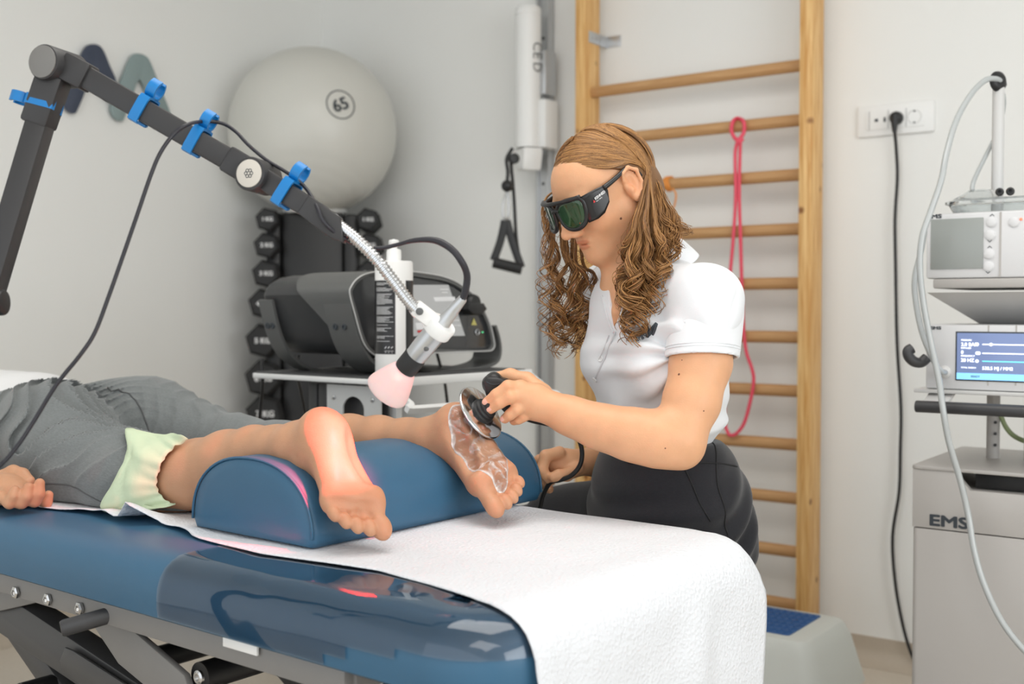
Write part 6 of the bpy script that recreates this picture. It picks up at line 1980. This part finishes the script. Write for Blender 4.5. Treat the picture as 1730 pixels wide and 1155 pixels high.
# ================================================================== the therapist's long wavy hair
M_hair = mat('hair_brown', rgb(178, 132, 82), .38, spec=.45, var=.06, scale=60, attr='tint')
gz = Vector((0, 0, -1))
HV, HFc, HC_ = [], [], []
rh = random.Random(5)
cap_c, cap_r = (-.010, 0, .030), (.0965, .0765, .0865)
def on_cap(dirv, off=0.0):
    d = Vector((dirv[0] / cap_r[0], dirv[1] / cap_r[1], dirv[2] / cap_r[2]))
    L = d.length
    q = Vector(dirv) / L
    return hd_(cap_c[0] + q.x * (1 + off), cap_c[1] + q.y * (1 + off), cap_c[2] + q.z * (1 + off))
def add_strand(pts, r0, r1, col, sides=4):
    n = len(pts); b = len(HV)
    T = (pts[1] - pts[0]).normalized(); x, y, z = frame(T)
    for i, p in enumerate(pts):
        t = (pts[min(i + 1, n - 1)] - pts[max(i - 1, 0)])
        if t.length > 1e-7: T = t.normalized()
        x = x - T * x.dot(T); x = x.normalized() if x.length > 1e-6 else frame(T)[0]
        y = T.cross(x)
        w = i / (n - 1)
        r = (r0 + (r1 - r0) * w) * (.35 if i == n - 1 else 1)
        for k in range(sides):
            a = 2 * PI * k / sides
            HV.append(p + x * (math.cos(a) * r) + y * (math.sin(a) * r)); HC_.append(col)
    for i in range(n - 1):
        for k in range(sides):
            l = (k + 1) % sides
            HFc.append((b + i * sides + k, b + i * sides + l, b + (i + 1) * sides + l, b + (i + 1) * sides + k))
def hue(light=0.0):
    v = min(max(rh.gauss(.50 + light, .30), 0.0), 1.2)
    a, b = np.array([.30, .24, .19]), np.array([1.12, 1.10, 1.05])
    return tuple(a + (b - a) * v) + (1.0,)
def slerp_path(dirs, n, off):
    """over the skull through the given directions (f, l, t)"""
    sp = spline([Vector(d).normalized() for d in dirs], max(2, n // (len(dirs) - 1)))
    return [on_cap(p.normalized(), off) for p in sp]
def jit(d, s): return tuple(c + rh.uniform(-s, s) for c in d)
def lock(dirs, fall, nst, spread, wave, wl, light=0.0, rad=(.0009, .0006), turns=1, off=.02, jd=.05):
    """a lock of hair: over the skull along dirs, then down through the points of fall with growing waves"""
    ph0 = rh.uniform(0, 2 * PI); hand = rh.choice((-1, 1))
    fpts = [Vector(p) for p in fall]
    for _ in range(nst):
        dj = [jit(d, jd) for d in dirs]
        o = off + rh.uniform(.0, .05)
        head = slerp_path(dj, 12, o)
        sp = Vector((rh.gauss(0, 1), rh.gauss(0, 1), rh.gauss(0, .5))) * spread
        cut = rh.uniform(.72, 1.0)
        full = spline([head[-1]] + [p + sp * ((i + 1) / len(fpts)) ** .6 for i, p in enumerate(fpts)], 12)
        full = full[:max(8, int(len(full) * cut))]
        ph = ph0 + rh.gauss(0, .20); wlj = wl * rh.uniform(.93, 1.08); wj = wave * rh.uniform(.75, 1.2)
        out = []; acc = 0.0; ln = len(full)
        for i, p in enumerate(full):
            if i: acc += (full[i] - full[i - 1]).length
            w = i / (ln - 1)
            amp = wj * min(1, max(0, (w - .10) / .6)) ** 1.2
            T = (full[min(i + 1, ln - 1)] - full[max(0, i - 1)]).normalized()
            x, y, z = frame(T, (1, 0, 0))
            th = ph + hand * 2 * PI * acc / (wlj * (1 - .25 * w))
            out.append(p + (x * math.cos(th) + y * math.sin(th)) * amp)
        add_strand(head[:-1] + out, rh.uniform(.8, 1.2) * rad[0], rad[1], hue(light))
P = lambda px, py, d: at(px, py, d)
# base cap
CP = SDF()
CP.ell(hd_(*cap_c), tuple(q * HS for q in cap_r), HAX, .01)
CP.ell(hd_(-.042, 0, -.01), (.048, .060, .062), HAX, .02)
CP.cap(hd_(-.058, .012, -.03), at(1112, 420, 2.03), .042, .034, .03)
CP.cap(hd_(-.03, -.03, -.04), at(1040, 430, 2.12), .038, .028, .03)
hOn, hFn, hLn, hTn = (np.array(v, np.float32) for v in (hO, hF, hL, hT))
def hairline(P_):
    q = (P_ - hOn) / HS; f = q @ hFn; l = q @ hLn; t = q @ hTn
    line = np.interp(t, [-.2, -.03, .0, .030, .045, .058, .072, .085], [-.035, -.028, -.024, -.012, .012, .042, .075, .115]).astype(np.float32)
    return (f - line).astype(np.float32)
CP.fun(hairline, mode='&', k=.004)
capo = soft('hair_base', CP, 0.003, mat('hair_base_brown', rgb(120, 84, 50), .5, var=.3, scale=90, stretch=(1, 1, .25)), wom)
# sleek top layer: from the parting over the crown, near side
for i in range(900):
    f0 = rh.uniform(-.6, 1.45)
    p0 = (f0, rh.uniform(-.10, .06), 1.0)
    e = rh.random()
    p1 = (f0 * .66 - .10, .62, .80)
    p2 = (-.20 - .55 * e + .34 * max(0, f0) * (1 - e), 1.0, .42 - .22 * e)
    p3 = (-.50 - .45 * e, .98 - .25 * e, -.05 - .45 * e)
    path = slerp_path([jit(p0, .02), jit(p1, .05), jit(p2, .04), jit(p3, .05)], 24, rh.uniform(.005, .035))
    add_strand(path, .0008, .0007, hue(.02))
for i in range(240):
    e = rh.random()
    path = slerp_path([jit((1.5 - .5 * e, .0, 1.0), .04), jit((1.0 - .35 * e, .58, .66 + .1 * e), .03), jit((.42 - .25 * e, 1.0, .30 + .08 * e), .03), jit((-.18 - .2 * e, 1.0, .16), .03), jit((-.5, .95, -.1), .05)], 24, rh.uniform(.008, .03))
    add_strand(path, .0008, .0007, hue(-.02))
# far side top layer
for i in range(420):
    f0 = rh.uniform(-.5, 1.45); e = rh.random()
    path = slerp_path([(f0, rh.uniform(-.14, .02), 1.0), (f0 * .9, -.6, .8), (.45 - .9 * e, -1.0, .25), (.32 - .9 * e, -1.0, -.35)], 24, rh.uniform(.005, .04))
    add_strand(path, .0008, .0007, hue(-.06))
# back of the head
for i in range(420):
    l0 = rh.uniform(-.8, .9)
    path = slerp_path([(-.25, rh.uniform(-.05, .05), 1.0), (-.75, l0 * .5, .75), (-1.0, l0 * .8, .1), (-.85, l0, -.5)], 24, rh.uniform(.005, .05))
    add_strand(path, .0008, .0007, hue(0))
top = [(-.1, .0, 1.0), (-.3, .62, .75), (-.55, .95, .15), (-.62, .90, -.35)]
# near locks falling behind the ear over the chest
near = [
    ((1082, 400), (1078, 470), (1070, 520), (1068, 560), (1062, 590)), ((1090, 400), (1092, 470), (1082, 520), (1078, 555), (1070, 580)),
    ((1070, 395), (1062, 450), (1056, 490), (1060, 530), (1056, 560)), ((1100, 400), (1106, 450), (1110, 490), (1098, 530), (1096, 560)),
    ((1108, 390), (1118, 430), (1116, 470), (1105, 505), (1098, 545)), ((1078, 390), (1070, 440), (1066, 480), (1074, 510), (1080, 545)),
    ((1094, 380), (1100, 430), (1096, 465), (1092, 500), (1090, 525)), ((1064, 385), (1054, 420), (1052, 455), (1048, 485), (1050, 510)),
    ((1112, 380), (1124, 415), (1126, 450), (1120, 485), (1112, 505)), ((1086, 372), (1084, 420), (1080, 460), (1076, 495), (1072, 515))]
for k, pts in enumerate(near * 2):
    dd = 1.885 if k < len(near) else 1.915
    jx, jy = rh.uniform(-6, 6), rh.uniform(-8, 12)
    fall = [P(x + jx, y + (jy if q else 0), dd + .012 * math.sin(k * 1.7 + q)) for q, (x, y) in enumerate(pts)]
    d4 = [jit(d, .10) for d in top]
    lock(d4, fall, 24, .0034, .0125, .085, light=.06 if k % 3 else -.12)
# locks at the back, onto the shoulder
back = [(-.2, .0, 1.0), (-.7, .35, .7), (-.95, .55, .1), (-.85, .6, -.45)]
for k, pts in enumerate([((1128, 360), (1140, 395), (1148, 415)), ((1120, 370), (1132, 410), (1138, 440)), ((1134, 350), (1150, 385), (1160, 400)), ((1112, 372), (1120, 415), (1126, 450)), ((1126, 380), (1136, 420), (1136, 455)), ((1118, 355), (1136, 390), (1150, 425)), ((1108, 380), (1112, 430), (1118, 470))] * 2):
    dd = 1.93 + .05 * (k >= 7)
    lock([jit(d, .12) for d in back], [P(x + rh.uniform(-4, 4), y + rh.uniform(-5, 8), dd) for x, y in pts], 24, .0045, .007, .075, light=-.04)
# far side locks beside the face
fart = [(.35, -.02, 1.0), (.55, -.55, .85), (.45, -.98, .35), (.25, -1.0, -.15)]
far = [((926, 340), (922, 400), (928, 460), (920, 520), (926, 570), (930, 600)), ((934, 345), (938, 410), (936, 470), (944, 530), (940, 575), (952, 606)), ((944, 370), (954, 430), (950, 480), (962, 530), (958, 570), (962, 605)), ((956, 400), (968, 450), (972, 500), (970, 540), (984, 570), (988, 598)), ((972, 425), (986, 460), (990, 500), (1000, 530), (996, 560), (990, 585)), ((932, 360), (930, 430), (944, 490), (936, 540), (946, 580), (940, 600)), ((950, 390), (962, 450), (966, 500), (956, 545), (972, 580), (975, 600)), ((966, 420), (980, 455), (984, 495), (990, 530), (980, 560), (992, 590)), ((985, 440), (1000, 465), (1006, 490), (1006, 515), (1010, 535), (1004, 550)), ((924, 330), (920, 380), (924, 430), (918, 480), (922, 530), (916, 580))]
for k, pts in enumerate(far):
    dd = 2.055
    fall = [P(x, y, dd + .015 * math.sin(k + q)) for q, (x, y) in enumerate(pts)]
    lock([jit(d, .07) for d in fart], fall, 20 if k not in (0, 9) else 8, .0034, .0125, .085, light=-.10)
# loose single hairs
for k in range(46):
    px = rh.uniform(916, 1010) if k % 2 else rh.uniform(1040, 1165)
    base = fart if k % 2 else (top if px < 1110 else back)
    y0 = 380 if k % 2 == 0 else 350
    e = rh.uniform(430, 600) if px < 1110 else rh.uniform(380, 430)
    pts = [P(px + rh.uniform(-6, 6), y0 + (e - y0) * t, (2.05 if k % 2 else 1.91)) for t in (.3, .6, 1.0)]
    lock([jit(d, .1) for d in base], pts, 1, .004, .012, .06, light=.15, rad=(.0005, .0003))
me = bpy.data.meshes.new('hair')
me.from_pydata([tuple(v) for v in HV], [], HFc)
ca = me.color_attributes.new('tint', 'FLOAT_COLOR', 'POINT')
ca.data.foreach_set('color', np.array(HC_, np.float32).ravel())
hair = link('hair', me, M_hair, wom, 180)
hair['label'] = 'long wavy light brown hair'
